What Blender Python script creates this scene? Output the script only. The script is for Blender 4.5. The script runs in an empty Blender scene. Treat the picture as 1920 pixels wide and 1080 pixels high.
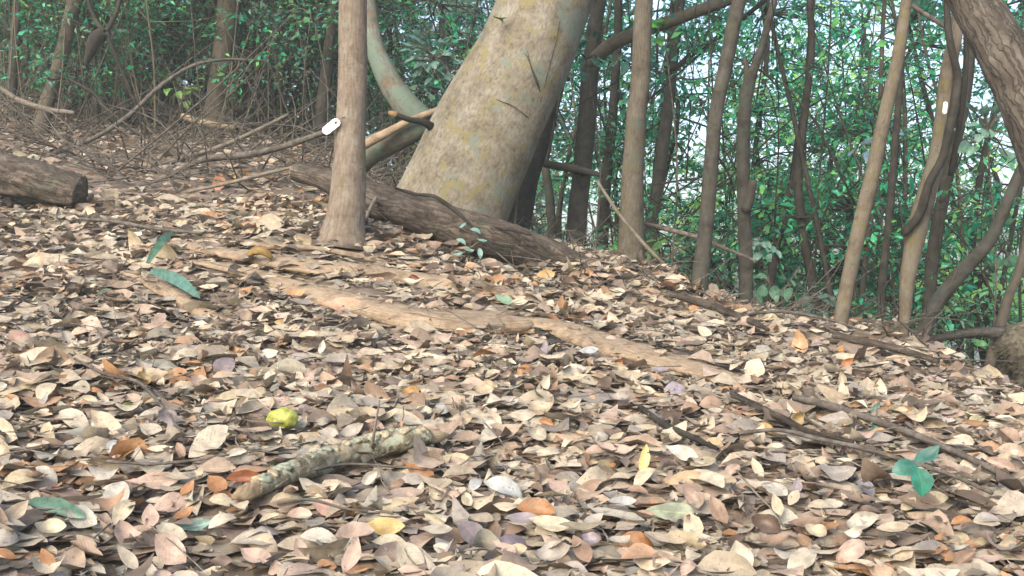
import bpy, bmesh, math, random
import numpy as np
from mathutils import Vector, Matrix

rng = np.random.default_rng(11)
random.seed(11)
R = math.radians
S = bpy.context.scene
COL = S.collection

# ------------------------------------------------------------------ camera, sky, sun, exposure
F = 2059.0                      # focal length in pixels of the 1920 px wide photograph
CAM = np.array((0.0, 0.0, 0.60))
cam = bpy.data.cameras.new('camera')
cam.sensor_width = 36.0
cam.lens = 36.0 * F / 1920.0
cam.clip_start = 0.05
cam.clip_end = 600.0
cam_ob = bpy.data.objects.new('camera', cam)
cam_ob.location = CAM
cam_ob.rotation_euler = (R(90), 0, 0)
COL.objects.link(cam_ob)
S.camera = cam_ob

SUN_EL, SUN_AZ = 34.0, 208.0    # azimuth clockwise from +Y: behind the camera, to its left
world = bpy.data.worlds.new('World')
S.world = world
world.use_nodes = True
wn = world.node_tree
wn.nodes.clear()
sky = wn.nodes.new('ShaderNodeTexSky')
sky.sky_type = 'NISHITA'
sky.sun_disc = False
sky.sun_elevation = R(SUN_EL)
sky.sun_rotation = R(SUN_AZ)
sky.air_density = 1.0
sky.dust_density = 4.5
bg = wn.nodes.new('ShaderNodeBackground')
bg.inputs['Strength'].default_value = 0.15
wo = wn.nodes.new('ShaderNodeOutputWorld')
wn.links.new(sky.outputs[0], bg.inputs[0])
wn.links.new(bg.outputs[0], wo.inputs[0])

sun = bpy.data.lights.new('sun', 'SUN')
sun.energy = 1.0
sun.angle = R(40)
sun.color = (1.0, 0.93, 0.82)
sun_ob = bpy.data.objects.new('sun', sun)
sd = Vector((math.sin(R(SUN_AZ)) * math.cos(R(SUN_EL)), math.cos(R(SUN_AZ)) * math.cos(R(SUN_EL)), math.sin(R(SUN_EL))))
sun_ob.rotation_euler = sd.to_track_quat('Z', 'Y').to_euler()
sun_ob.location = sd * 30
COL.objects.link(sun_ob)

S.render.engine = 'CYCLES'
S.view_settings.view_transform = 'Standard'
S.view_settings.look = 'None'
S.view_settings.gamma = 1.0
S.view_settings.use_curve_mapping = False
S.view_settings.exposure = 1.74
S.cycles.use_denoising = True
S.cycles.max_bounces = 6
S.cycles.transmission_bounces = 4
S.cycles.diffuse_bounces = 3
S.cycles.volume_bounces = 1


# ------------------------------------------------------------------ geometry helpers
def P(px, py, t):
    """photograph pixel (1920 x 1080) and depth in metres -> point in the place"""
    return np.array((CAM[0] + t * (px - 960) / F, t, CAM[2] + t * (540 - py) / F))


def proj(p):
    return 960 + F * p[0] / p[1], 540 - F * (p[2] - CAM[2]) / p[1]


def unit(v):
    v = np.asarray(v, float)
    return v / (np.linalg.norm(v, axis=-1, keepdims=True) + 1e-12)


# terrain: a thin plate spline through surveyed points
CTRL = [P(*c) for c in (
    (0, 1080, 1.85), (960, 1080, 1.95), (1920, 1080, 2.05),
    (0, 900, 2.3), (480, 900, 2.35), (960, 900, 2.45), (1440, 900, 2.55), (1920, 900, 2.7),
    (0, 700, 3.2), (480, 700, 3.3), (960, 700, 3.4), (1440, 700, 3.6), (1900, 775, 3.9), (1790, 708, 4.5), (1850, 742, 4.7), (1930, 765, 4.7),
    (0, 540, 4.3), (480, 540, 4.4), (960, 570, 4.5), (1300, 610, 4.7),
    (0, 420, 5.6), (320, 430, 5.5), (640, 430, 5.1), (900, 500, 5.3), (1190, 500, 5.7), (1310, 555, 5.4),
    (0, 300, 7.5), (240, 300, 7.5), (500, 310, 7.4), (75, 245, 8.6), (400, 262, 9.0), (250, 240, 10.5), (560, 270, 9.5),
    (1580, 628, 5.0), (1695, 645, 5.2), (1400, 598, 5.4), (1730, 650, 5.4), (1890, 734, 5.5), (1830, 716, 5.4), (2020, 745, 5.5))]
CTRL += [np.array(c) for c in (
    (-3.0, 1.0, 0.55), (3.0, 1.0, -0.1), (0, 0.3, -0.15), (-2, 0, 0.1), (2, 0, -0.25),
    (0.6, 8.0, 0.35), (2.2, 8.0, -0.5), (4.0, 7.0, -0.7), (1.5, 11, -0.8), (5, 11, -2.0), (-0.5, 9.5, 1.2),
    (-2, 14, 2.4), (-6, 13, 3.1), (-7, 8, 2.4), (-6, 4, 1.5), (6, 4, -0.7), (2, 16, -1.6), (8, 16, -3.0),
    (-4, 19, 3.4), (-10, 18, 4.6), (0, 20, 0.6))]
CTRL = np.array(CTRL)


def tps_k(d2):
    return 0.5 * d2 * np.log(d2 + 1e-9)


_n = len(CTRL)
_d2 = ((CTRL[:, None, :2] - CTRL[None, :, :2]) ** 2).sum(-1)
_A = np.zeros((_n + 3, _n + 3))
_A[:_n, :_n] = tps_k(_d2) + np.eye(_n) * 0.004
_A[:_n, _n] = 1
_A[:_n, _n + 1:] = CTRL[:, :2]
_A[_n:, :_n] = _A[:_n, _n:].T
_w = np.linalg.solve(_A, np.concatenate([CTRL[:, 2], np.zeros(3)]))


def ground_z(x, y):
    x = np.asarray(x, float)
    y = np.asarray(y, float)
    xc = np.clip(x, -11, 9)
    yc = np.clip(y, -1.5, 20)
    d2 = (xc[..., None] - CTRL[:, 0]) ** 2 + (yc[..., None] - CTRL[:, 1]) ** 2
    z = tps_k(d2) @ _w[:_n] + _w[_n] + _w[_n + 1] * xc + _w[_n + 2] * yc
    # beyond the surveyed slope the hill keeps rising to the left and falling to the right
    z = z - 0.12 * (x - xc) - 0.10 * np.clip(y - yc, 0, 60) * np.clip((x + 3) / 6, -0.4, 1)
    z = z + 0.02 * np.sin(x * 5.1 + 1.3) * np.sin(y * 4.3) + 0.012 * np.sin(x * 11 + y * 9)
    return z


def ground_n(x, y):
    e = 0.06
    gx = (ground_z(x + e, y) - ground_z(x - e, y)) / (2 * e)
    gy = (ground_z(x, y + e) - ground_z(x, y - e)) / (2 * e)
    return unit(np.stack([-gx, -gy, np.ones_like(gx)], -1))


_T = np.linspace(1.2, 16, 900)


def hit(px, py):
    """where the line of sight through a pixel meets the ground: point and depth"""
    pts = np.stack([_T * (px - 960) / F, _T, CAM[2] + _T * (540 - py) / F], -1)
    below = np.nonzero(pts[:, 2] < ground_z(pts[:, 0], pts[:, 1]) + 0.03)[0]
    k = below[0] if len(below) else len(_T) - 1
    return pts[k], _T[k]


def mesh_np(name, verts, quads, uv=None, colr=None, smooth=True):
    """verts (N,3), quads (M,4) -> mesh; uv per vertex, colour per vertex"""
    verts = np.ascontiguousarray(verts, np.float32)
    quads = np.ascontiguousarray(quads, np.int32)
    me = bpy.data.meshes.new(name)
    me.vertices.add(len(verts))
    me.vertices.foreach_set('co', verts.ravel())
    me.loops.add(quads.size)
    me.loops.foreach_set('vertex_index', quads.ravel())
    me.polygons.add(len(quads))
    me.polygons.foreach_set('loop_start', np.arange(0, quads.size, quads.shape[1], dtype=np.int32))
    me.update(calc_edges=True)
    me.validate(clean_customdata=False)
    if smooth:
        me.polygons.foreach_set('use_smooth', np.ones(len(me.polygons), bool))
    if uv is not None and len(me.loops) == quads.size:
        lay = me.uv_layers.new(name='UVMap')
        lay.data.foreach_set('uv', np.ascontiguousarray(uv[quads.ravel()], np.float32).ravel())
    if colr is not None:
        at = me.attributes.new('Col', 'FLOAT_COLOR', 'POINT')
        c4 = np.concatenate([colr, np.ones((len(colr), 1))], 1).astype(np.float32)
        at.data.foreach_set('color', c4.ravel())
    me.update()
    return me


USED = {}


def link(name, me, mat=None, parent=None, kind=None, label=None, cat=None, group=None):
    o = bpy.data.objects.new(name, me)
    COL.objects.link(o)
    if mat is not None and me is not None and not me.materials:
        me.materials.append(mat)
    if parent is not None:
        o.parent = parent
    tag(o, label, cat, group, kind)
    return o


def tag(o, label=None, cat=None, group=None, kind=None):
    if label:
        o['label'] = label
    if cat:
        o['category'] = cat
    if group:
        o['group'] = group
    if kind:
        o['kind'] = kind


def root(name, loc, label, cat, group=None):
    o = bpy.data.objects.new(name, None)
    o.location = Vector(loc)
    o.empty_display_size = 0.1
    COL.objects.link(o)
    tag(o, label, cat, group)
    return o


def put(o, parent):
    """parent a part whose mesh is written in world coordinates"""
    o.parent = parent
    o.matrix_parent_inverse = Matrix.Translation(parent.location).inverted()
    return o


def smooth_path(pts, rad, n):
    """Catmull-Rom through points (with radii), n samples"""
    pts = np.asarray(pts, float)
    rad = np.asarray(rad, float)
    q = np.concatenate([pts, rad[:, None]], 1)
    if len(q) < 3:
        s = np.linspace(0, 1, n)[:, None]
        out = q[0] * (1 - s) + q[-1] * s
        return out[:, :3], out[:, 3]
    qq = np.concatenate([[2 * q[0] - q[1]], q, [2 * q[-1] - q[-2]]])
    seg = np.linalg.norm(np.diff(q[:, :3], axis=0), axis=1)
    cum = np.concatenate([[0], np.cumsum(seg)])
    out = []
    for s in np.linspace(0, cum[-1], n):
        k = min(max(np.searchsorted(cum, s, side='right') - 1, 0), len(seg) - 1)
        u = (s - cum[k]) / max(seg[k], 1e-9)
        a, b, c, d = qq[k], qq[k + 1], qq[k + 2], qq[k + 3]
        out.append(0.5 * ((2 * b) + (c - a) * u + (2 * a - 5 * b + 4 * c - d) * u * u + (3 * b - a - 3 * c + d) * u ** 3))
    out = np.array(out)
    return out[:, :3], np.clip(out[:, 3], 1e-4, None)


def tube_arrays(pts, rad, sides=10, rough=0.0, seed=0, lump=0.0, flat=1.0):
    """a bent tapering tube as (verts, quads, uv); ends closed by shrinking rings"""
    pts = np.asarray(pts, float)
    rad = np.asarray(rad, float)
    n = len(pts)
    tan = unit(np.gradient(pts, axis=0))
    ref = np.array((0.2, 0.95, 0.15)) if abs(tan[0] @ np.array((0.2, 0.95, 0.15))) < 0.9 else np.array((0, 0, 1.0))
    nrm = unit(ref - tan[0] * (ref @ tan[0]))
    a = np.linspace(0, 2 * math.pi, sides, endpoint=False)
    r2 = np.random.default_rng(seed + 977)
    ph = r2.uniform(0, 6.28, 12)
    L = np.concatenate([[0], np.cumsum(np.linalg.norm(np.diff(pts, axis=0), axis=1))])
    V, U = [], []
    rm = rad.mean()
    for i in range(n):
        nrm = unit(nrm - tan[i] * (nrm @ tan[i]))
        bi = np.cross(tan[i], nrm)
        l = L[i] / max(rm, 1e-4)
        m = 1 + lump * (0.5 * np.sin(2 * a + ph[0] + 0.25 * l) + 0.4 * np.sin(3 * a + ph[1] - 0.33 * l) + 0.5 * np.sin(0.8 * l + ph[2]) * np.sin(a + ph[3]))
        if rough:
            m = m + rough * (np.sin(5 * a + ph[4] + 0.9 * l) * np.sin(1.7 * l + ph[5] + 2 * a) + 0.7 * np.sin(9 * a + ph[6] + 0.4 * l) + r2.normal(0, 0.35, sides))
        rr = rad[i] * m
        V.append(pts[i] + np.outer(rr * np.cos(a), nrm) + np.outer(rr * np.sin(a), bi) * flat)
        U.append(np.stack([a / 6.2832, np.full(sides, L[i])], -1))
    # end caps
    V = [pts[0] + (V[0] - pts[0]) * 0.02] + V + [pts[-1] + (V[-1] - pts[-1]) * 0.02]
    U = [U[0]] + U + [U[-1]]
    V = np.concatenate(V)
    U = np.concatenate(U)
    n2 = n + 2
    i = np.arange(n2 - 1)[:, None] * sides
    j = np.arange(sides)[None, :]
    jn = (j + 1) % sides
    Q = np.stack([i + j, i + jn, i + sides + jn, i + sides + j], -1).reshape(-1, 4)
    return V, Q, U


def merge(parts):
    vs, qs, us, off = [], [], [], 0
    for v, q, u in parts:
        vs.append(v)
        qs.append(q + off)
        us.append(u)
        off += len(v)
    return np.concatenate(vs), np.concatenate(qs), np.concatenate(us)


def tube(name, pts, rad, mat, n=None, sides=10, parent=None, **kw):
    n = n or max(6, len(pts) * 4)
    p, r = smooth_path(pts, rad, n)
    v, q, u = tube_arrays(p, r, sides, **kw)
    o = link(name, mesh_np(name, v, q, u), mat)
    return put(o, parent) if parent is not None else o


# ------------------------------------------------------------------ leaves in bulk
def leaf_batch(pos, xd, nd, L, W, fold, curl, nx=4, ny=2, twist=None, wave=None, shape=1.0, tip=0.9, edge=0.0, bendy=0.0):
    """many leaves at once: position, length direction, normal, length, width ... -> verts, quads, uv, index of leaf per vertex"""
    N = len(pos)
    xd = unit(xd)
    nd = unit(nd - xd * (nd * xd).sum(-1, keepdims=True))
    yd = np.cross(nd, xd)
    s = np.linspace(0, 1, nx + 1)
    u = np.linspace(-1, 1, ny + 1)
    shape = np.broadcast_to(np.asarray(shape, float), (N,))
    tip = np.broadcast_to(np.asarray(tip, float), (N,))[:, None]
    ws = np.sin(np.pi * np.clip(s[None, :], 0.004, 0.992) ** shape[:, None]) ** tip          # N, nx+1
    ws = np.maximum(ws, 0.03)
    if edge:
        e = rng.normal(0, 1, (N, nx + 1, 2))
        e[:, 1:] = 0.6 * e[:, 1:] + 0.4 * e[:, :-1]
        side = np.where(u[None, None, :] < 0, e[:, :, :1], e[:, :, 1:])
        ws = ws[:, :, None] * (1 + edge * side)
    else:
        ws = ws[:, :, None] * np.ones((1, 1, ny + 1))
    bend = rng.normal(0, bendy, N) if bendy else np.zeros(N)
    X = (s - 0.5)[None, :, None] * L[:, None, None] * np.ones((1, 1, ny + 1))
    Y = u[None, None, :] * ws * (W * 0.5)[:, None, None]
    Z = fold[:, None, None] * np.abs(Y) + curl[:, None, None] * L[:, None, None] * ((s - 0.45)[None, :, None] ** 2) * 1.6
    if wave is not None:
        ph = rng.uniform(0, 6.28, N)[:, None, None]
        Z = Z + wave[:, None, None] * L[:, None, None] * np.sin(9 * s[None, :, None] + ph + 2.0 * np.sign(u)[None, None, :]) * np.abs(u)[None, None, :] * ws
    X = X - np.abs(curl)[:, None, None] * L[:, None, None] * 0.5 * np.abs(s - 0.45)[None, :, None] ** 3 * np.sign(s - 0.45)[None, :, None] * 2
    Y = Y + bend[:, None, None] * L[:, None, None] * ((s - 0.5)[None, :, None] ** 2 - 0.1)
    if twist is not None:
        th = twist[:, None, None] * (s - 0.3)[None, :, None]
        Y, Z = Y * np.cos(th) - Z * np.sin(th), Y * np.sin(th) + Z * np.cos(th)
    V = pos[:, None, None, :] + X[..., None] * xd[:, None, None, :] + Y[..., None] * yd[:, None, None, :] + Z[..., None] * nd[:, None, None, :]
    V = V.reshape(-1, 3)
    per = (nx + 1) * (ny + 1)
    i = np.arange(nx)[:, None] * (ny + 1)
    j = np.arange(ny)[None, :]
    q1 = np.stack([i + j, i + ny + 1 + j, i + ny + 2 + j, i + 1 + j], -1).reshape(-1, 4)
    Q = (np.arange(N)[:, None, None] * per + q1[None]).reshape(-1, 4)
    uv1 = np.stack(np.broadcast_arrays(s[:, None], (u * 0.5 + 0.5)[None, :]), -1).reshape(-1, 2)
    UV = np.tile(uv1, (N, 1))
    idx = np.repeat(np.arange(N), per)
    return V, Q, UV, idx


def rand_unit(n):
    return unit(rng.normal(size=(n, 3)))


# ------------------------------------------------------------------ materials
def new_mat(name):
    m = bpy.data.materials.new(name)
    m.use_nodes = True
    nt = m.node_tree
    nt.nodes.clear()
    out = nt.nodes.new('ShaderNodeOutputMaterial')
    b = nt.nodes.new('ShaderNodeBsdfPrincipled')
    nt.links.new(b.outputs[0], out.inputs[0])
    return m, nt, b, out


def node(nt, kind, **kw):
    n = nt.nodes.new(kind)
    for k, v in kw.items():
        if k in n.inputs:
            n.inputs[k].default_value = v
        else:
            setattr(n, k, v)
    return n


def ramp(nt, fac, stops):
    r = nt.nodes.new('ShaderNodeValToRGB')
    e = r.color_ramp.elements
    while len(e) > 1:
        e.remove(e[-1])
    e[0].position = stops[0][0]
    e[0].color = (*stops[0][1], 1)
    for p, c in stops[1:]:
        x = e.new(p)
        x.color = (*c, 1)
    nt.links.new(fac, r.inputs[0])
    return r.outputs[0]


def mixc(nt, fac, a, b, mode='MIX'):
    m = nt.nodes.new('ShaderNodeMix')
    m.data_type = 'RGBA'
    m.blend_type = mode
    for sock, v in ((m.inputs[0], fac), (m.inputs[6], a), (m.inputs[7], b)):
        if isinstance(v, (int, float)):
            sock.default_value = v
        elif isinstance(v, tuple):
            sock.default_value = (*v, 1)
        else:
            nt.links.new(v, sock)
    return m.outputs[2]


def g3(v):
    return (v, v, v)


def leaf_material(name, source, transl=0.25, rough=0.55, spec=0.35, blotch=0.5, veins=0.35, dark=(0.05, 0.035, 0.025)):
    """source: 'Col' attribute of a joined mesh, or the object's own colour"""
    m, nt, b, out = new_mat(name)
    if source == 'object':
        c = nt.nodes.new('ShaderNodeObjectInfo').outputs['Color']
    else:
        a = nt.nodes.new('ShaderNodeAttribute')
        a.attribute_name = 'Col'
        c = a.outputs['Color']
    uvn = nt.nodes.new('ShaderNodeUVMap')
    sep = nt.nodes.new('ShaderNodeSeparateXYZ')
    nt.links.new(uvn.outputs[0], sep.inputs[0])
    # midrib and side veins from the leaf's own coordinates
    off = node(nt, 'ShaderNodeMath', operation='SUBTRACT')
    nt.links.new(sep.outputs[1], off.inputs[0])
    off.inputs[1].default_value = 0.5
    ab = node(nt, 'ShaderNodeMath', operation='ABSOLUTE')
    nt.links.new(off.outputs[0], ab.inputs[0])
    mid = node(nt, 'ShaderNodeMath', operation='LESS_THAN')
    nt.links.new(ab.outputs[0], mid.inputs[0])
    mid.inputs[1].default_value = 0.035
    sv = node(nt, 'ShaderNodeMath', operation='MULTIPLY_ADD')
    nt.links.new(ab.outputs[0], sv.inputs[0])
    sv.inputs[1].default_value = -0.6
    nt.links.new(sep.outputs[0], sv.inputs[2])
    sw = node(nt, 'ShaderNodeMath', operation='MULTIPLY')
    nt.links.new(sv.outputs[0], sw.inputs[0])
    sw.inputs[1].default_value = 62.0
    sn = node(nt, 'ShaderNodeMath', operation='SINE')
    nt.links.new(sw.outputs[0], sn.inputs[0])
    geo = nt.nodes.new('ShaderNodeNewGeometry')
    no = node(nt, 'ShaderNodeTexNoise', Scale=38.0, Detail=4.0, Roughness=0.65)
    nt.links.new(geo.outputs['Position'], no.inputs['Vector'])
    no2 = node(nt, 'ShaderNodeTexNoise', Scale=150.0, Detail=2.0)
    nt.links.new(geo.outputs['Position'], no2.inputs['Vector'])
    bl = ramp(nt, no.outputs[0], [(0.42, g3(1.0)), (0.62, g3(1.0 - blotch))])
    c1 = mixc(nt, 1.0, c, bl, 'MULTIPLY')
    sp = ramp(nt, no2.outputs[0], [(0.64, g3(0)), (0.72, g3(0.55))])
    c2 = mixc(nt, sp, c1, dark)
    lt = mixc(nt, 1.0, c2, (1.35, 1.3, 1.15), 'MULTIPLY')
    mf = node(nt, 'ShaderNodeMath', operation='MULTIPLY')
    nt.links.new(mid.outputs[0], mf.inputs[0])
    mf.inputs[1].default_value = veins
    c3 = mixc(nt, mf.outputs[0], c2, lt)
    nt.links.new(c3, b.inputs['Base Color'])
    b.inputs['Roughness'].default_value = rough
    b.inputs['Specular IOR Level'].default_value = spec
    bp = node(nt, 'ShaderNodeBump', Strength=0.12, Distance=0.001)
    nt.links.new(sn.outputs[0], bp.inputs['Height'])
    nt.links.new(bp.outputs[0], b.inputs['Normal'])
    tr = nt.nodes.new('ShaderNodeBsdfTranslucent')
    nt.links.new(c3, tr.inputs['Color'])
    mx = nt.nodes.new('ShaderNodeMixShader')
    mx.inputs[0].default_value = transl
    nt.links.new(b.outputs[0], mx.inputs[1])
    nt.links.new(tr.outputs[0], mx.inputs[2])
    nt.links.new(mx.outputs[0], out.inputs[0])
    return m


def bark_material(name, base, dark, pale, lichen=None, green=None, scale=1.0, streak=6.0, lichen_at=0.62, green_at=0.6, bump=0.5, fissure=0.0, rings=0.25, girth=0.45):
    m, nt, b, out = new_mat(name)
    geo = nt.nodes.new('ShaderNodeTexCoord')
    mp = node(nt, 'ShaderNodeMapping')
    mp.inputs['Scale'].default_value = (1, 1, 1)
    nt.links.new(geo.outputs['Object'], mp.inputs['Vector'])
    n1 = node(nt, 'ShaderNodeTexNoise', Scale=7.0 * scale, Detail=6.0, Roughness=0.65, Distortion=0.4)
    n2 = node(nt, 'ShaderNodeTexNoise', Scale=26.0 * scale, Detail=5.0, Roughness=0.7)
    mp2 = node(nt, 'ShaderNodeMapping')
    mp2.inputs['Scale'].default_value = (girth, 1.0 / streak, 1)
    nt.links.new(geo.outputs['UV'], mp2.inputs['Vector'])
    n3 = node(nt, 'ShaderNodeTexNoise', Scale=60.0 * scale, Detail=4.0, Roughness=0.6)
    nt.links.new(mp.outputs[0], n1.inputs['Vector'])
    nt.links.new(mp.outputs[0], n2.inputs['Vector'])
    nt.links.new(mp2.outputs[0], n3.inputs['Vector'])
    c = ramp(nt, n1.outputs[0], [(0.32, dark), (0.48, base), (0.66, pale)])
    f = ramp(nt, n3.outputs[0], [(0.3, g3(0.62)), (0.6, g3(1.08))])
    c = mixc(nt, 1.0, c, f, 'MULTIPLY')
    if lichen:
        n4 = node(nt, 'ShaderNodeTexNoise', Scale=11.0 * scale, Detail=5.0, Roughness=0.7)
        mp4 = node(nt, 'ShaderNodeMapping')
        mp4.inputs['Location'].default_value = (3.1, 1.7, 5.2)
        nt.links.new(geo.outputs['Object'], mp4.inputs['Vector'])
        nt.links.new(mp4.outputs[0], n4.inputs['Vector'])
        k = ramp(nt, n4.outputs[0], [(lichen_at - 0.015, g3(0)), (lichen_at + 0.03, g3(0.8))])
        c = mixc(nt, k, c, lichen)
    if green:
        n5 = node(nt, 'ShaderNodeTexNoise', Scale=4.5 * scale, Detail=5.0, Roughness=0.6)
        mp5 = node(nt, 'ShaderNodeMapping')
        mp5.inputs['Location'].default_value = (8.4, 2.2, 0.7)
        nt.links.new(geo.outputs['Object'], mp5.inputs['Vector'])
        nt.links.new(mp5.outputs[0], n5.inputs['Vector'])
        k = ramp(nt, n5.outputs[0], [(green_at - 0.02, g3(0)), (green_at + 0.04, g3(0.85))])
        c = mixc(nt, k, c, green)
    sp = ramp(nt, n2.outputs[0], [(0.3, g3(0.55)), (0.42, g3(1.0))])
    c = mixc(nt, 1.0, c, sp, 'MULTIPLY')
    h = n2.outputs[0]
    if rings:
        mp7 = node(nt, 'ShaderNodeMapping')
        mp7.inputs['Scale'].default_value = (3.0, 34.0 * scale, 1)
        nt.links.new(geo.outputs['UV'], mp7.inputs['Vector'])
        n7 = node(nt, 'ShaderNodeTexNoise', Scale=1.0, Detail=5.0, Roughness=0.7, Distortion=0.8)
        nt.links.new(mp7.outputs[0], n7.inputs['Vector'])
        k = ramp(nt, n7.outputs[0], [(0.30, g3(1 - rings)), (0.40, g3(1.0)), (0.62, g3(1.0)), (0.72, g3(1 + rings * 0.5))])
        c = mixc(nt, 1.0, c, k, 'MULTIPLY')
        h = mixc(nt, 0.45, h, k)
    if fissure:
        v = node(nt, 'ShaderNodeTexVoronoi', feature='DISTANCE_TO_EDGE', Scale=26.0 * scale)
        mp6 = node(nt, 'ShaderNodeMapping')
        mp6.inputs['Scale'].default_value = (0.75, 0.16, 1)
        nt.links.new(geo.outputs['UV'], mp6.inputs['Vector'])
        ad = node(nt, 'ShaderNodeVectorMath', operation='MULTIPLY_ADD')
        nt.links.new(n1.outputs['Color'], ad.inputs[0])
        ad.inputs[1].default_value = (0.10, 0.06, 0.0)
        nt.links.new(mp6.outputs[0], ad.inputs[2])
        nt.links.new(ad.outputs[0], v.inputs['Vector'])
        k = ramp(nt, v.outputs['Distance'], [(0.0, g3(1.0 - fissure)), (0.16, g3(1.0))])
        c = mixc(nt, 1.0, c, k, 'MULTIPLY')
        h = mixc(nt, 0.6, h, k)
    nt.links.new(c, b.inputs['Base Color'])
    b.inputs['Roughness'].default_value = 0.9
    b.inputs['Specular IOR Level'].default_value = 0.15
    bp = node(nt, 'ShaderNodeBump', Strength=bump, Distance=0.012)
    nt.links.new(h, bp.inputs['Height'])
    nt.links.new(bp.outputs[0], b.inputs['Normal'])
    return m


M = {}
M['soil'], nt, b, _o = new_mat('soil')
tc = nt.nodes.new('ShaderNodeTexCoord')
n1 = node(nt, 'ShaderNodeTexNoise', Scale=9.0, Detail=8.0, Roughness=0.75)
nt.links.new(tc.outputs['Object'], n1.inputs['Vector'])
n2 = node(nt, 'ShaderNodeTexVoronoi', Scale=26.0)
nt.links.new(tc.outputs['Object'], n2.inputs['Vector'])
c = ramp(nt, n1.outputs[0], [(0.35, (0.05, 0.038, 0.028)), (0.5, (0.10, 0.075, 0.055)), (0.66, (0.2, 0.155, 0.115))])
nt.links.new(c, b.inputs['Base Color'])
b.inputs['Roughness'].default_value = 0.95
bp = node(nt, 'ShaderNodeBump', Strength=0.8, Distance=0.02)
nt.links.new(n1.outputs[0], bp.inputs['Height'])
nt.links.new(bp.outputs[0], b.inputs['Normal'])

M['litter'] = leaf_material('dry_leaf_litter', 'Col', transl=0.14, rough=0.6, spec=0.3, blotch=0.3)
M['dry_leaf'] = leaf_material('dry_leaf', 'object', transl=0.10, rough=0.5, spec=0.4, blotch=0.35)
M['foliage'] = leaf_material('green_foliage', 'Col', transl=0.5, rough=0.42, spec=0.4, blotch=0.25, dark=(0.02, 0.05, 0.02))
M['green_leaf'] = leaf_material('green_leaf', 'object', transl=0.3, rough=0.42, spec=0.4, blotch=0.4, veins=0.8, dark=(0.05, 0.06, 0.02))
M['bark_tan'] = bark_material('tan_bark', (0.144, 0.117, 0.091), (0.105, 0.084, 0.065), (0.179, 0.158, 0.132), lichen=(0.124, 0.105, 0.055), green=(0.114, 0.127, 0.098), scale=1.6, lichen_at=0.60, green_at=0.66, bump=0.25)
M['bark_big'] = bark_material('grey_tan_bark', (0.160, 0.142, 0.108), (0.108, 0.094, 0.068), (0.215, 0.203, 0.168), lichen=(0.165, 0.145, 0.068), green=(0.13, 0.155, 0.13), scale=1.1, lichen_at=0.57, green_at=0.59, bump=0.5, streak=2.0, rings=0.0, girth=1.9)
M['bark_brown'] = bark_material('brown_bark', (0.072, 0.063, 0.049), (0.042, 0.035, 0.028), (0.093, 0.083, 0.067), lichen=(0.076, 0.068, 0.037), green=(0.057, 0.068, 0.052), lichen_at=0.57, green_at=0.61, scale=1.6, bump=0.35)
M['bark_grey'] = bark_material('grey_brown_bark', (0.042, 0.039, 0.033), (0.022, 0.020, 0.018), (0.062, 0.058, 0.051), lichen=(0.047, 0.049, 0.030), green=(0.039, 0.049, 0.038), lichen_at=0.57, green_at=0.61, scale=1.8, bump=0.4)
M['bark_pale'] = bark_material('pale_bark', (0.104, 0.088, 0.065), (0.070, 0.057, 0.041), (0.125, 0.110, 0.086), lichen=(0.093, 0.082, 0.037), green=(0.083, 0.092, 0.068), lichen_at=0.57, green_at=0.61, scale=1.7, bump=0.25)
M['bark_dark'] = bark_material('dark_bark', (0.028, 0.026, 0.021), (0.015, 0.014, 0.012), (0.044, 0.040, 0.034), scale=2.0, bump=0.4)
M['bark_rough'] = bark_material('rough_fissured_bark', (0.094, 0.082, 0.068), (0.055, 0.047, 0.039), (0.133, 0.119, 0.102), scale=1.4, bump=1.0, fissure=0.42, streak=8)
M['bark_teal'] = bark_material('lichen_green_bark', (0.094, 0.098, 0.080), (0.074, 0.057, 0.041), (0.127, 0.139, 0.119), lichen=(0.115, 0.078, 0.049), green=(0.094, 0.127, 0.102), scale=1.5, green_at=0.52, lichen_at=0.57, bump=0.25)
M['log'] = bark_material('rotting_log_bark', (0.087, 0.071, 0.057), (0.041, 0.033, 0.027), (0.140, 0.117, 0.096), lichen=(0.113, 0.096, 0.079), green=(0.058, 0.063, 0.046), scale=1.5, bump=1.0, fissure=0.45)
M['root'] = bark_material('root_bark', (0.225, 0.172, 0.118), (0.135, 0.098, 0.068), (0.275, 0.22, 0.155), lichen=(0.215, 0.15, 0.10), scale=2.2, streak=9, bump=1.0)
M['mossy_stick'] = bark_material('lichened_dead_branch', (0.149, 0.129, 0.088), (0.041, 0.032, 0.023), (0.270, 0.249, 0.189), lichen=(0.257, 0.284, 0.222), green=(0.284, 0.236, 0.149), scale=3.2, lichen_at=0.55, green_at=0.58, bump=0.9)
M['cut_wood'] = bark_material('weathered_wood_end', (0.236, 0.185, 0.118), (0.158, 0.112, 0.068), (0.292, 0.247, 0.174), scale=5.0, bump=0.6)
M['twig'] = bark_material('dry_twig', (0.076, 0.066, 0.056), (0.041, 0.035, 0.030), (0.124, 0.115, 0.101), scale=4.0, bump=0.3)
M['twig_pale'] = bark_material('pale_dry_twig', (0.128, 0.111, 0.088), (0.077, 0.065, 0.049), (0.166, 0.149, 0.126), scale=4.0, bump=0.3)


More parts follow.
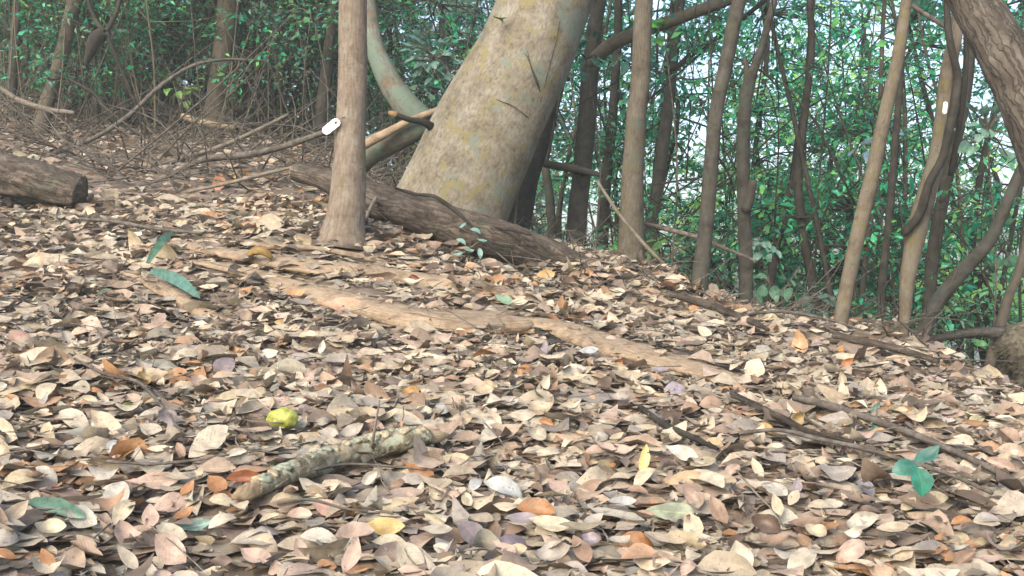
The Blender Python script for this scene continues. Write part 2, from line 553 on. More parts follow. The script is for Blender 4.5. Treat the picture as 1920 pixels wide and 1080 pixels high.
def flat_mat(name, colr, rough=0.5, noise=0.0, scale=40.0, spec=0.5):
    m, nt, b, out = new_mat(name)
    if noise:
        tcn = nt.nodes.new('ShaderNodeTexCoord')
        n = node(nt, 'ShaderNodeTexNoise', Scale=scale, Detail=4.0)
        nt.links.new(tcn.outputs['Object'], n.inputs['Vector'])
        f = ramp(nt, n.outputs[0], [(0.3, g3(1 - noise)), (0.7, g3(1 + noise * 0.5))])
        nt.links.new(mixc(nt, 1.0, colr, f, 'MULTIPLY'), b.inputs['Base Color'])
        bp = node(nt, 'ShaderNodeBump', Strength=0.4, Distance=0.004)
        nt.links.new(n.outputs[0], bp.inputs['Height'])
        nt.links.new(bp.outputs[0], b.inputs['Normal'])
    else:
        b.inputs['Base Color'].default_value = (*colr, 1)
    b.inputs['Roughness'].default_value = rough
    b.inputs['Specular IOR Level'].default_value = spec
    return m


M['white_plastic'] = flat_mat('white_plastic', (0.66, 0.68, 0.71), 0.4, 0.18, 45)
M['wire'] = flat_mat('dull_wire', (0.12, 0.10, 0.09), 0.5)
M['fruit'] = flat_mat('yellow_green_skin', (0.24, 0.26, 0.045), 0.6, 0.5, 90)
M['fungus'] = flat_mat('ochre_fungus', (0.17, 0.105, 0.022), 0.7, 0.35, 60)
M['fur'] = flat_mat('grey_olive_fur', (0.10, 0.09, 0.066), 0.9, 0.55, 45, 0.1)
M['fur_dark'] = flat_mat('dark_grey_fur', (0.085, 0.08, 0.072), 0.85, 0.4, 70, 0.15)
M['face_skin'] = flat_mat('pinkish_bare_skin', (0.40, 0.22, 0.17), 0.6, 0.15, 60)
M['eye'] = flat_mat('dark_eye', (0.03, 0.015, 0.01), 0.15)
M['crust_cream'] = flat_mat('cream_lichen_crust', (0.28, 0.245, 0.165), 0.9, 0.5, 90, 0.1)
M['crust_green'] = flat_mat('pale_green_lichen_crust', (0.21, 0.23, 0.175), 0.9, 0.5, 90, 0.1)
M['rot_orange'] = flat_mat('orange_rotten_wood', (0.19, 0.125, 0.07), 0.9, 0.4, 60, 0.1)

# ------------------------------------------------------------------ ground
xs = np.concatenate([np.linspace(-60, -12, 17)[:-1], np.linspace(-12, -4, 33)[:-1], np.linspace(-4, 4, 161)[:-1], np.linspace(4, 10, 25)[:-1], np.linspace(10, 60, 18)])
ys = np.concatenate([np.linspace(-30, -1, 12)[:-1], np.linspace(-1, 8, 181)[:-1], np.linspace(8, 21, 53)[:-1], np.linspace(21, 90, 22)])
gx, gy = np.meshgrid(xs, ys, indexing='ij')
gz = ground_z(gx, gy)
gv = np.stack([gx, gy, gz], -1).reshape(-1, 3)
ni, nj = gx.shape
ii, jj = np.meshgrid(np.arange(ni - 1), np.arange(nj - 1), indexing='ij')
gq = np.stack([ii * nj + jj, (ii + 1) * nj + jj, (ii + 1) * nj + jj + 1, ii * nj + jj + 1], -1).reshape(-1, 4)
link('ground', mesh_np('ground', gv, gq), M['soil'], kind='structure')

# ------------------------------------------------------------------ leaf litter nobody could count
DRY = np.array([
    (0.46, 0.38, 0.27), (0.42, 0.36, 0.27), (0.50, 0.43, 0.32), (0.40, 0.345, 0.275), (0.45, 0.33, 0.24), (0.38, 0.265, 0.19),
    (0.56, 0.49, 0.37), (0.30, 0.205, 0.14), (0.24, 0.155, 0.10), (0.36, 0.20, 0.10), (0.44, 0.36, 0.22), (0.30, 0.265, 0.24),
    (0.17, 0.12, 0.09), (0.43, 0.31, 0.25), (0.33, 0.27, 0.19), (0.40, 0.38, 0.31)])
DRYW = np.array([10, 10, 8, 9, 8, 7, 5, 6, 5, 3, 5, 5, 5, 6, 7, 6], float)
DRYW /= DRYW.sum()


def litter(n, t0, t1, lmean, nx, ny, zlift, bright=1.0):
    t = np.sqrt(rng.uniform(t0 ** 2, t1 ** 2, n))
    half = t * 960 / F + np.clip(1.1 - 0.05 * t, 0.5, 1.2)
    x = rng.uniform(-1, 1, n) * half
    # litter thins out on the steep bank beyond the ridge
    z = ground_z(x, t)
    gn = ground_n(x, t)
    L = lmean * np.clip(rng.lognormal(0, 0.42, n), 0.4, 2.0)
    W = L * rng.uniform(0.24, 0.56, n)
    pos = np.stack([x, t, z + rng.uniform(0.004, zlift, n)], -1)
    yaw = rng.uniform(0, 6.283, n)
    xd = np.stack([np.cos(yaw), np.sin(yaw), np.zeros(n)], -1)
    nd = unit(gn + rng.normal(0, 0.36, (n, 3)) + (rng.random((n, 1)) < 0.24) * rng.normal(0, 0.9, (n, 3)) + np.array((0.0, -0.22, 0.0)))
    c = DRY[rng.choice(len(DRY), n, p=DRYW)] * rng.uniform(0.6, 1.08, (n, 1))
    c = (c * 0.72 + c.mean(1, keepdims=True) * 0.16 + 0.04) * np.array((0.84, 0.82, 0.82)) * bright
    f1 = np.sin(x * 3.1 + 2 * np.sin(t * 2.3)) * np.sin(t * 3.7 + 1.5 * np.sin(x * 2.9))
    f2 = np.sin(x * 2.3 + 1.0 + 2 * np.sin(t * 1.7)) * np.sin(t * 2.6 + 0.7)
    rust = (rng.random(n) < np.clip(0.03 + 0.17 * f1, 0, 1))[:, None]
    c = np.where(rust, np.array((0.30, 0.17, 0.09)) * rng.uniform(0.6, 1.2, (n, 1)) * bright, c)
    rot = (rng.random(n) < np.clip(0.03 + 0.18 * f2, 0, 1))[:, None]
    c = np.where(rot, np.array((0.115, 0.09, 0.075)) * rng.uniform(0.6, 1.4, (n, 1)) * bright, c)
    c = c * np.array((1.05, 1.05, 0.98))
    under = np.zeros(n, bool)
    for k in range(0, len(KEEP), 60):
        kk = KEEP[k:k + 60]
        under |= (((x[:, None] - kk[:, 0]) ** 2 + ((t[:, None] - kk[:, 1] + 0.5 * kk[:, 2]) * 0.75) ** 2) < (kk[:, 2] + 0.012) ** 2).any(1)
    under &= rng.random(n) < 0.8
    nd = np.where(under[:, None], unit(gn + rng.normal(0, 0.08, (n, 3))), nd)
    pos[:, 2] = np.where(under, z + 0.006, pos[:, 2])
    V, Q, UV, idx = leaf_batch(pos, xd, nd, L, W, rng.uniform(-0.45, 0.6, n), np.where(under, 0.05, rng.normal(0, 0.38, n)), nx, ny,
                               rng.normal(0, 0.5, n), np.abs(rng.normal(0, 0.03, n)), rng.uniform(0.65, 1.5, n), rng.uniform(0.5, 1.15, n), 0.13, 0.35)
    return V, Q, UV, c[idx]


# broken bits of twig and stalk lying between the leaves
parts = []
for k in range(900):
    t = math.sqrt(rng.uniform(1.6 ** 2, 8.0 ** 2))
    x = rng.uniform(-1, 1) * (t * 960 / F + 0.5)
    l = rng.uniform(0.05, 0.22)
    a = rng.uniform(0, 6.28)
    s = np.linspace(-0.5, 0.5, 4)
    xx = x + s * l * math.cos(a) + rng.normal(0, 0.006, 4)
    yy = t + s * l * math.sin(a) + rng.normal(0, 0.006, 4)
    zz = ground_z(xx, yy) + 0.03 + rng.uniform(0, 0.03) + s * l * rng.normal(0, 0.25)
    parts.append(tube_arrays(np.stack([xx, yy, zz], -1), np.linspace(1, 0.6, 4) * rng.uniform(0.0010, 0.0028), 5))
V, Q, U = merge(parts)
link('twig_litter', mesh_np('twig_litter', V, Q, U), M['twig_pale'], kind='stuff', label='small broken twigs and stalks strewn through the leaf litter', cat='twigs')

# ------------------------------------------------------------------ foliage crowns
GREENS = {
    'teal': [(0.016, 0.088, 0.050), (0.02, 0.11, 0.066), (0.04, 0.125, 0.085), (0.014, 0.055, 0.03), (0.04, 0.13, 0.05)],
    'mid': [(0.022, 0.115, 0.055), (0.035, 0.15, 0.08), (0.02, 0.085, 0.05), (0.07, 0.17, 0.06), (0.018, 0.10, 0.07)],
    'light': [(0.09, 0.22, 0.09), (0.15, 0.25, 0.09), (0.07, 0.20, 0.11), (0.12, 0.26, 0.17), (0.18, 0.26, 0.10)],  # albedo raised to paint in the glow of sunlit, backlit leaves
    'dim': [(0.05, 0.11, 0.08), (0.075, 0.125, 0.095), (0.04, 0.08, 0.058), (0.085, 0.095, 0.065), (0.04, 0.11, 0.085)],
    'olive': [(0.07, 0.095, 0.045), (0.055, 0.075, 0.04), (0.10, 0.10, 0.05), (0.12, 0.09, 0.05), (0.04, 0.08, 0.05)],
}


def crown_arrays(clumps, per, lsize, tone, spread, nx=2, ny=2):
    """clumps (K,3): leaves gathered round each, hanging outward"""
    K = len(clumps)
    T = 5                                              # little sprays in each clump
    tc_ = np.repeat(np.asarray(clumps, float), T, 0) + rng.normal(0, 1, (K * T, 3)) * np.array((spread, spread, spread * 0.6)) * 0.55
    td = unit(rng.normal(0, 1, (K * T, 3)) * np.array((1, 1, 0.55)) + np.array((0, 0, -0.1)))
    tn = unit(np.array((0, -0.3, 0.9)) + rng.normal(0, 0.55, (K * T, 3)))
    tl = spread * rng.uniform(1.1, 2.2, K * T)
    m = max(2, per // T)
    n = K * T * m
    w = np.repeat(np.arange(K * T), m)
    u_ = (np.tile(np.arange(m), K * T) + rng.uniform(0.1, 0.9, n)) / m
    sd_ = np.cross(tn, td)[w] * np.where(np.tile(np.arange(m), K * T) % 2, 1.0, -1.0)[:, None]
    L = lsize * np.repeat(rng.uniform(0.65, 1.35, K * T), m) * rng.uniform(0.7, 1.15, n)
    W = L * rng.uniform(0.3, 0.52, n)
    xd = unit(td[w] * 0.75 + sd_ * 0.8 + rng.normal(0, 0.25, (n, 3)) + np.array((0, 0, -0.25)))
    pos = tc_[w] + td[w] * (tl[w] * (u_ - 0.5))[:, None] + xd * (L * 0.5)[:, None]
    nd = unit(tn[w] + rng.normal(0, 0.35, (n, 3)))
    g = np.array(GREENS[tone])
    cl = np.repeat(np.repeat(rng.uniform(0.75, 1.25, K), T), m)[:, None]
    colr = (3.1 if tone in ('mid', 'light') else 2.5) * g[rng.integers(0, len(g), n)] * cl * rng.uniform(0.7, 1.3, (n, 1))
    V, Q, UV, idx = leaf_batch(pos, xd, nd, L, W, rng.uniform(0.1, 0.6, n), rng.normal(-0.25, 0.2, n), nx, ny, None, None, rng.uniform(0.8, 1.2, n), 0.9)
    colr = np.clip(colr * 1.25 - colr.mean(1, keepdims=True) * 0.25, 0.004, 1)
    one = np.ones(K * T)
    V2, Q2, UV2, idx2 = leaf_batch(tc_, td, np.cross(td, rand_unit(K * T)), tl * 1.1, one * 0.007, one * 1.5, rng.normal(0, 0.15, K * T), 2, 2)
    c2 = np.tile(np.array((0.05, 0.04, 0.028)), (len(V2), 1))
    return np.concatenate([V, V2]), np.concatenate([Q, Q2 + len(V)]), np.concatenate([UV, UV2]), np.concatenate([colr[idx], c2])


def add_crown(parent, clumps, per, lsize, tone, spread, name='crown'):
    V, Q, UV, C_ = crown_arrays(clumps, per, lsize, tone, spread)
    o = link(name, mesh_np(name, V, Q, UV, C_), M['foliage'], kind='stuff')
    return put(o, parent)


def twigs_arrays(anchor_pts, clumps, r0, sides=5):
    """a bough from the stem to each clump"""
    out = []
    for cpt in clumps:
        d = np.linalg.norm(anchor_pts - cpt - np.array((0, 0, 0.25)), axis=1)
        a = anchor_pts[int(np.argmin(d))]
        m = (a + cpt) / 2 + rng.normal(0, 0.06, 3) + np.array((0, 0, 0.05))
        p, r = smooth_path([a, m, cpt], [r0, r0 * 0.6, r0 * 0.25], 6)
        out.append(tube_arrays(p, r, sides))
    return out


# ------------------------------------------------------------------ trees with trunks that can be told apart
TRUNKS = []                    # (px at mid height, label phrase) landmarks for labels


def tree(name, path, t, mat, label, cat='tree', group=None, up=1.6, crown=None, sides=18, lump=0.06, rough=0.012, sink=0.08, flare=1.0, lean_t=0.0, phrase=None, n=None, toes=0, toe=0.85):
    """path: (px, py, width px) from the base to the top of the photograph; the trunk goes on above the frame"""
    pts, rad = [], []
    for k, (px, py, w) in enumerate(path):
        tt = t + lean_t * (path[0][1] - py) / F
        pts.append(P(px, py, tt))
        rad.append(w * 0.5 * tt / F)
    base = pts[0] + (pts[0] - pts[1]) / np.linalg.norm(pts[0] - pts[1]) * sink
    pts = [base] + pts
    rad = [rad[0] * 1.4 * flare] + rad
    d = unit(pts[-1] - pts[-2])
    top = pts[-1]
    if up > 0:
        d2 = unit(d * 0.6 + np.array((0, 0, 0.5)))
        pts += [top + d * up * 0.4, top + d * up * 0.4 + d2 * up * 0.6]
        rad += [rad[-1] * 0.92, rad[-1] * 0.72]
    rt = root(name, base, label, cat, group)
    tr = tube('trunk', pts, rad, mat, n or max(20, len(pts) * 7), sides, rt, rough=rough, lump=lump, seed=int(abs(path[0][0]) * 7 + path[0][1]))
    if toes:
        for k in range(toes):
            a_ = 2 * math.pi * (k + rng.uniform(0.2, 0.8)) / toes
            r0 = rad[1]
            dv = np.array((math.cos(a_), math.sin(a_), 0))
            q = [pts[1] + dv * r0 * 0.5 + np.array((0, 0, r0 * 1.3 * toe)), pts[1] + dv * r0 * 0.9 + np.array((0, 0, r0 * 0.4 * toe)), pts[1] + dv * r0 * (1 + 0.7 * toe), pts[1] + dv * r0 * (1 + 2.0 * toe)]
            for j in (2, 3):
                q[j][2] = float(ground_z(q[j][0], q[j][1])) + (0.02 if j == 2 else -0.02)
            tube('root', q, np.array([0.42, 0.38, 0.27, 0.1]) * r0 * (0.55 + 0.45 * toe), mat, 14, 10, rt, lump=0.12, rough=0.03, seed=k)
    if phrase:
        TRUNKS.append((path[len(path) // 2][0], phrase))
    if crown:
        kc, rc, tone = crown
        cen = pts[-1]
        clumps = cen + rng.normal(0, 1, (kc, 3)) * np.array((rc, rc, rc * 0.35)) + np.array((0, 0, rc * 0.55))
        tw = twigs_arrays(np.array(pts[-2:]), clumps, rad[-1] * 0.4)
        V, Q, U = merge(tw)
        link('boughs', mesh_np('boughs', V, Q, U), mat, kind='stuff').parent = tr
        add_crown(rt, clumps, 34, 0.13, tone, 0.28)
    return rt, np.array(pts), np.array(rad)


slender, sl_pts, sl_rad = tree('tree', [(645, 432, 84), (650, 395, 72), (654, 330, 64), (657, 260, 57), (660, 190, 54), (661, 100, 53), (662, 0, 52)], 5.0, M['bark_tan'],
     'slender straight tan tree with a white tag on its left side', up=1.9, crown=(16, 0.9, 'mid'), sides=26, lump=0.035, n=90, phrase='the slender tan tree')
big, bg_pts, bg_rad = tree('tree', [(806, 470, 236), (838, 405, 220), (862, 352, 212), (885, 300, 208), (908, 250, 204), (932, 200, 197), (958, 150, 190), (986, 95, 183), (1022, 0, 174)], 6.0, M['bark_big'],
     'thick grey-tan tree leaning right behind the fallen log', up=2.2, crown=(26, 1.5, 'mid'), sides=44, lump=0.03, rough=0.005, n=120, sink=0.2, phrase='the thick leaning tree')
tree('tree', [(1186, 505, 58), (1184, 470, 52), (1186, 330, 42), (1194, 210, 37), (1199, 180, 36), (1204, 80, 35), (1207, 0, 34)], 5.7, M['bark_brown'],
     'straight brown tree just right of the thick leaning tree', up=2.2, lump=0.04, n=80, toes=5, phrase='the straight brown tree')
tree('tree', [(1310, 560, 38), (1313, 520, 33), (1322, 440, 29), (1331, 340, 28), (1342, 215, 26), (1360, 125, 27), (1375, 50, 28), (1386, 0, 27)], 5.4, M['bark_grey'],
     'slim grey-brown tree bowing right beneath the side branch', up=2.0, lump=0.04, n=70, toes=4, phrase='the bowed grey-brown tree')
kt, _, _ = tree('tree', [(1398, 600, 32), (1399, 520, 26), (1396, 420, 25), (1393, 300, 25), (1397, 200, 24), (1402, 165, 26), (1415, 125, 17), (1428, 90, 14), (1441, 40, 13), (1452, 0, 12)], 5.8, M['bark_grey'],
     'knotted grey sapling with a broken side stub right of the bowed tree', 'sapling', up=1.4, lump=0.08, n=80, phrase='the knotted grey sapling')
tube('stub', [P(1398, 395, 5.75), P(1408, 360, 5.72), P(1412, 338, 5.7)], [0.03, 0.026, 0.022], M['bark_grey'], 8, 10, kt, rough=0.03)
tube('fork', [P(1399, 165, 5.8), P(1400, 130, 5.82), P(1396, 108, 5.84)], [0.02, 0.017, 0.012], M['bark_grey'], 8, 8, kt, rough=0.03)
dk, dk_pts, _ = tree('tree', [(1078, 478, 40), (1082, 420, 38), (1090, 330, 36), (1099, 240, 36), (1106, 150, 32), (1114, 60, 28), (1124, 0, 26)], 6.9, M['bark_grey'],
     'dark crooked trunk close behind the right edge of the thick leaning tree', up=1.6, lump=0.06, n=70, phrase='the dark crooked trunk')
tube('limb', [P(1103, 125, 6.9), P(1140, 88, 6.8), P(1190, 64, 6.75), P(1250, 42, 6.7), P(1310, 20, 6.7), P(1375, -4, 6.7), P(1450, -40, 6.7)], [0.045, 0.044, 0.042, 0.04, 0.038, 0.034, 0.028], M['bark_brown'], 30, 14, dk, lump=0.05, rough=0.015)
tree('tree', [(1574, 630, 30), (1578, 590, 28), (1600, 480, 28), (1618, 400, 28), (1636, 325, 28), (1655, 235, 26), (1672, 160, 24), (1686, 95, 23), (1700, 0, 21)], 5.0, M['bark_pale'],
     'slim pale tree leaning right at the edge of the bank', up=1.8, lump=0.03, n=70, toes=4, phrase='the slim pale tree')
vt, vt_pts, _ = tree('tree', [(1693, 650, 20), (1697, 590, 22), (1702, 520, 28), (1722, 420, 37), (1740, 355, 35), (1757, 295, 33), (1770, 215, 32), (1776, 150, 30), (1790, 75, 26), (1800, 0, 24)], 5.2, M['bark_pale'],
     'pale tree wrapped by a dark twisting vine near the ridge', up=1.8, lump=0.05, n=80, toes=4, phrase='the vine-wrapped tree')
tube('vine', [P(1694, 440, 5.16), P(1725, 400, 5.12), P(1741, 345, 5.10), P(1768, 295, 5.10), P(1780, 240, 5.10), P(1791, 190, 5.12), P(1795, 140, 5.12), P(1782, 85, 5.1), P(1776, 30, 5.1), P(1776, -40, 5.1)],
     [0.016, 0.02, 0.021, 0.02, 0.02, 0.022, 0.02, 0.017, 0.015, 0.012], M['bark_dark'], 50, 10, vt, lump=0.12, rough=0.03)
tube('vine', [P(1782, 330, 5.3), P(1796, 250, 5.28), P(1806, 180, 5.26), P(1812, 90, 5.3), P(1806, 0, 5.3), P(1800, -40, 5.3)], [0.012, 0.014, 0.015, 0.014, 0.012, 0.01], M['bark_dark'], 30, 8, vt, lump=0.1, rough=0.03)
tree('tree', [(2010, 420, 120), (1960, 270, 110), (1915, 165, 102), (1878, 92, 94), (1845, 35, 88), (1818, -15, 84)], 3.9, M['bark_rough'],
     'thick rough-barked trunk slanting in from the upper right', up=0.5, sides=40, lump=0.05, rough=0.02, n=90, sink=1.2)
tree('tree', [(1724, 652, 34), (1748, 582, 28), (1795, 520, 27), (1850, 458, 25), (1880, 400, 22), (1905, 340, 20), (1935, 280, 19)], 5.9, M['bark_grey'],
     'dark slanting trunk rising right from the tail of the monkey', up=1.0, lump=0.06, n=60, phrase='the dark slanting trunk')
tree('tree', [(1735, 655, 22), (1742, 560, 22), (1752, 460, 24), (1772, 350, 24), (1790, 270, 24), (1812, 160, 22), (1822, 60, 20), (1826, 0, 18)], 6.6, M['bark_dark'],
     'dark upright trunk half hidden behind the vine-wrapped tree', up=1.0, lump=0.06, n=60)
tree('tree', [(1846, 730, 22), (1862, 660, 20), (1878, 602, 20), (1890, 560, 18), (1912, 505, 17), (1925, 440, 16), (1935, 340, 15)], 6.4, M['bark_brown'],
     'thin brown sapling rising behind the back of the monkey', 'sapling', up=1.0, lump=0.05, n=40)
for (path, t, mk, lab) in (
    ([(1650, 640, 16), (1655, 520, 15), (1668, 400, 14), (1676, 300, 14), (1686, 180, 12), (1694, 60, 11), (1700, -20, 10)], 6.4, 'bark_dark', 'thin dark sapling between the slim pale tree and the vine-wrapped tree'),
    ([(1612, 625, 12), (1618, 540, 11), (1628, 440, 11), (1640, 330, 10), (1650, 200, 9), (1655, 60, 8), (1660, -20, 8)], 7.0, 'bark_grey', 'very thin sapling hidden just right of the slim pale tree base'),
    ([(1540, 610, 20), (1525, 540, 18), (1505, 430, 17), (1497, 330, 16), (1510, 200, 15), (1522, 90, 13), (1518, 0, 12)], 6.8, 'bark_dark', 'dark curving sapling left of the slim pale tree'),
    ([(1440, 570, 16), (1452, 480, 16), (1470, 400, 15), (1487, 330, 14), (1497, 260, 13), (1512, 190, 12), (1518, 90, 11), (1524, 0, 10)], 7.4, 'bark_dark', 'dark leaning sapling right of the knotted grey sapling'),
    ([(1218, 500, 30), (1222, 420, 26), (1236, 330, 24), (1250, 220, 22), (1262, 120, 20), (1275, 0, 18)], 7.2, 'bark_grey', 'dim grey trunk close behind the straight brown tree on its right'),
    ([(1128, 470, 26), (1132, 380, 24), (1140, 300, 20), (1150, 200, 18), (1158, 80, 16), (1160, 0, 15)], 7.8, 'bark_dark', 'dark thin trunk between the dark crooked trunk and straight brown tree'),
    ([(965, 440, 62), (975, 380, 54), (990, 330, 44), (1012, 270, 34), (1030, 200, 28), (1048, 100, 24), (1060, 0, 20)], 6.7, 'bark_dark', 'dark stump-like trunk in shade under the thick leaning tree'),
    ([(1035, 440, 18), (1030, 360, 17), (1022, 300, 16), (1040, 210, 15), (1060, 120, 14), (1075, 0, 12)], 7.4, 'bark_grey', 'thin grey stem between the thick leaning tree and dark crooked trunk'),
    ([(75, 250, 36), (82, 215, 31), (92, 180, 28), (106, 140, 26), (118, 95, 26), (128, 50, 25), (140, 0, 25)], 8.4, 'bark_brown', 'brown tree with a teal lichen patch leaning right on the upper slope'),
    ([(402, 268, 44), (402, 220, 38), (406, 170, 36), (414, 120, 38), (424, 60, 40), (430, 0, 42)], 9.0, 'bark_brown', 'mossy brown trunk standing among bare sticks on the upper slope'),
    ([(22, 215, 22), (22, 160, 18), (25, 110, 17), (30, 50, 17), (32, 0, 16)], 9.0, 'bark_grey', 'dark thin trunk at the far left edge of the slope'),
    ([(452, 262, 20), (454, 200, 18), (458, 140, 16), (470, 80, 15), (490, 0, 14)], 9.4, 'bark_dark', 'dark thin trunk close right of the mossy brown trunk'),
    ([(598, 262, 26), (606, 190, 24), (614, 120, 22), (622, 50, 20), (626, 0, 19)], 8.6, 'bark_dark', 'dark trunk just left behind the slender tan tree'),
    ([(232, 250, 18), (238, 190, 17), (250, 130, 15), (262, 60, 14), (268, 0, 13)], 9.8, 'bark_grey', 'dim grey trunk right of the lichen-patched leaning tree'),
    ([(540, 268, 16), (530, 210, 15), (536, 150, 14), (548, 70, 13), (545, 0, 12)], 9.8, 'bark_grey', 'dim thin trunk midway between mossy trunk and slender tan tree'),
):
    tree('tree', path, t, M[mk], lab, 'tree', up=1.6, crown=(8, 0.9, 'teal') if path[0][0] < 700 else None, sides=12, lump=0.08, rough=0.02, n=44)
TRUNKS += [(100, 'the lichen-patched leaning tree'), (405, 'the mossy brown trunk')]
TRUNKS.sort()

# bent limb joining the left side of the thick leaning tree
bl = root('bent_trunk', P(700, 320, 6.15), 'lichen-green bent trunk elbowing against the left side of thick leaning tree', 'tree')
tube('trunk', [P(640, 330, 6.25), P(690, 285, 6.2), P(740, 262, 6.12), P(782, 240, 6.1), P(806, 222, 6.1)], [0.085, 0.078, 0.07, 0.064, 0.05], M['bark_teal'], 26, 18, bl, lump=0.05, rough=0.012)
tube('stem', [P(798, 232, 6.1), P(768, 205, 6.1), P(742, 172, 6.12), P(722, 135, 6.15), P(704, 92, 6.2), P(694, 40, 6.25), P(686, -40, 6.3)], [0.072, 0.072, 0.068, 0.062, 0.055, 0.05, 0.046], M['bark_teal'], 36, 18, bl, lump=0.06, rough=0.012)
tube('prop_branch', [P(676, 276, 6.0), P(720, 252, 6.0), P(770, 226, 6.0), P(826, 204, 6.0)], [0.025, 0.024, 0.02, 0.017], M['root'], 14, 12, bl, lump=0.06, rough=0.015)
st = root('dead_stub', P(806, 238, 5.85), 'dark dead stub with an orange broken tip poking from the bent trunk', 'branch')
tube('stub', [P(812, 240, 5.85), P(796, 230, 5.8), P(768, 224, 5.76), P(744, 216, 5.74)], [0.026, 0.019, 0.015, 0.014], M['bark_dark'], 14, 10, st, rough=0.03)
tube('broken_tip', [P(744, 216, 5.74), P(736, 213, 5.735), P(728, 211, 5.73)], [0.018, 0.016, 0.007], M['rot_orange'], 6, 9, st, rough=0.05)


# thin climbing stems lying on the bark of the thick tree
def on_big(px, py):
    sc = np.interp(py, [0, 95, 150, 200, 250, 300, 365, 400], [0, 1, 2, 3, 4, 5, 6, 7])
    cx = np.interp(py, [0, 95, 150, 200, 250, 300, 365, 400], [1022, 986, 958, 932, 908, 885, 857, 840])
    w = np.interp(py, [0, 95, 150, 200, 250, 300, 365, 400], [174, 183, 190, 197, 204, 208, 213, 220])
    u = max(-0.93, min(0.93, (px - cx) / (w / 2)))
    r = w / 2 * 6.0 / F
    return P(px, py, 6.0 - r * math.sqrt(1 - u * u) * 1.015 - 0.002)


for k, line in enumerate(([(955, -10), (966, 20), (980, 60), (997, 130), (1010, 165), (1020, 195), (1020, 225)],
                          [(1050, 40), (1042, 80), (1030, 125), (1020, 165), (1018, 190)],
                          [(873, 150), (900, 168), (930, 186), (960, 198), (985, 216), (1004, 232)],
                          [(985, 100), (1003, 140), (1012, 165)])):
    tube('climbing_stem', [on_big(*q) for q in line], [0.0022 + 0.0006 * (k == 0)] * len(line), M['bark_grey'], len(line) * 4, 6, big, lump=0.1)

# ------------------------------------------------------------------ logs, roots, dead branches on the ground
KEEP = []


def lying(name, line, mat, label, cat, t=None, sides=16, lump=0.08, rough=0.03, lift=0.0, flat=1.0, part=None, group=None, n=None, wide=1.0):
    """line: (px, py, width px): lies on the slope where those pixels meet it, or at depth t"""
    pts, rad = [], []
    for (px, py, w) in line:
        if t is None:
            p, d = hit(px, py)
            p = p + np.array((0, 0, lift))
        else:
            d = np.interp(px, [q[0] for q in t], [q[1] for q in t]) if isinstance(t, list) else t
            p = P(px, py, d)
        pts.append(p)
        rad.append(w * 0.5 * d / F * wide)
    if t is None:
        kp, kr = smooth_path(pts, rad, 30)
        KEEP.extend((q[0], q[1], r_ + 0.015) for q, r_ in zip(kp, kr))
    rt = root(name, pts[0], label, cat, group) if part else None
    o = tube(part or name, pts, rad, mat, n or max(12, len(pts) * 8), sides, rt, lump=lump, rough=rough, flat=flat, seed=int(line[0][0] + line[0][1]))
    if not part:
        tag(o, label, cat, group)
    return rt or o, np.array(pts), np.array(rad)


log, lp, lr = lying('fallen_log', [(555, 322, 34), (610, 336, 42), (690, 372, 66), (760, 395, 74), (840, 420, 74), (920, 444, 76), (1000, 472, 70), (1060, 492, 58), (1112, 506, 34)], M['log'],
                    'long rotting fallen log lying across the slope behind the slender tree', 'log', t=[(555, 5.75), (690, 5.5), (900, 5.4), (1112, 5.6)], sides=30, lump=0.10, rough=0.035, part='bark', n=110)
tube('cut_end', [lp[0] + (lp[0] - lp[1]) * 0.02, lp[0] - (lp[1] - lp[0]) * 0.06], [lr[0] * 0.86, lr[0] * 0.8], M['cut_wood'], 4, 18, log, rough=0.03)
for (a, b_, r_) in (((812, 366), (760, 350), 0.008), ((760, 395), (735, 372), 0.012)):
    pass
tube('knot', [P(705, 372, 5.36), P(690, 400, 5.3), P(684, 424, 5.27)], [0.012, 0.009, 0.006], M['twig_pale'], 8, 8, log)
tube('knot', [P(915, 420, 5.34), P(950, 428, 5.3), P(995, 440, 5.3)], [0.014, 0.011, 0.006], M['log'], 8, 8, log, rough=0.04)
ll, lp2, lr2 = lying('rotten_log', [(-90, 300, 78), (-20, 318, 76), (40, 334, 74), (95, 348, 70), (152, 362, 60)], M['log'], 'dark weathered log end lying at the left edge of the slope', 'log', t=[(-90, 5.9), (150, 5.9)], sides=30, lump=0.12, rough=0.09, part='bark', n=60)
tube('broken_end', [lp2[-1] - (lp2[-1] - lp2[-2]) * 0.1, lp2[-1] + (lp2[-1] - lp2[-2]) * 0.05, lp2[-1] + (lp2[-1] - lp2[-2]) * 0.16], [lr2[-1] * 0.92, lr2[-1] * 0.8, lr2[-1] * 0.3], M['log'], 8, 20, ll, rough=0.22)

lying('dark_branch', [(740, 352, 5), (775, 364, 5), (812, 368, 8), (850, 392, 8), (885, 425, 7), (912, 452, 6), (940, 482, 4)], M['bark_dark'], 'dark crooked branch lying over the fallen log', 'branch', t=5.22, sides=8, lump=0.1, n=40)

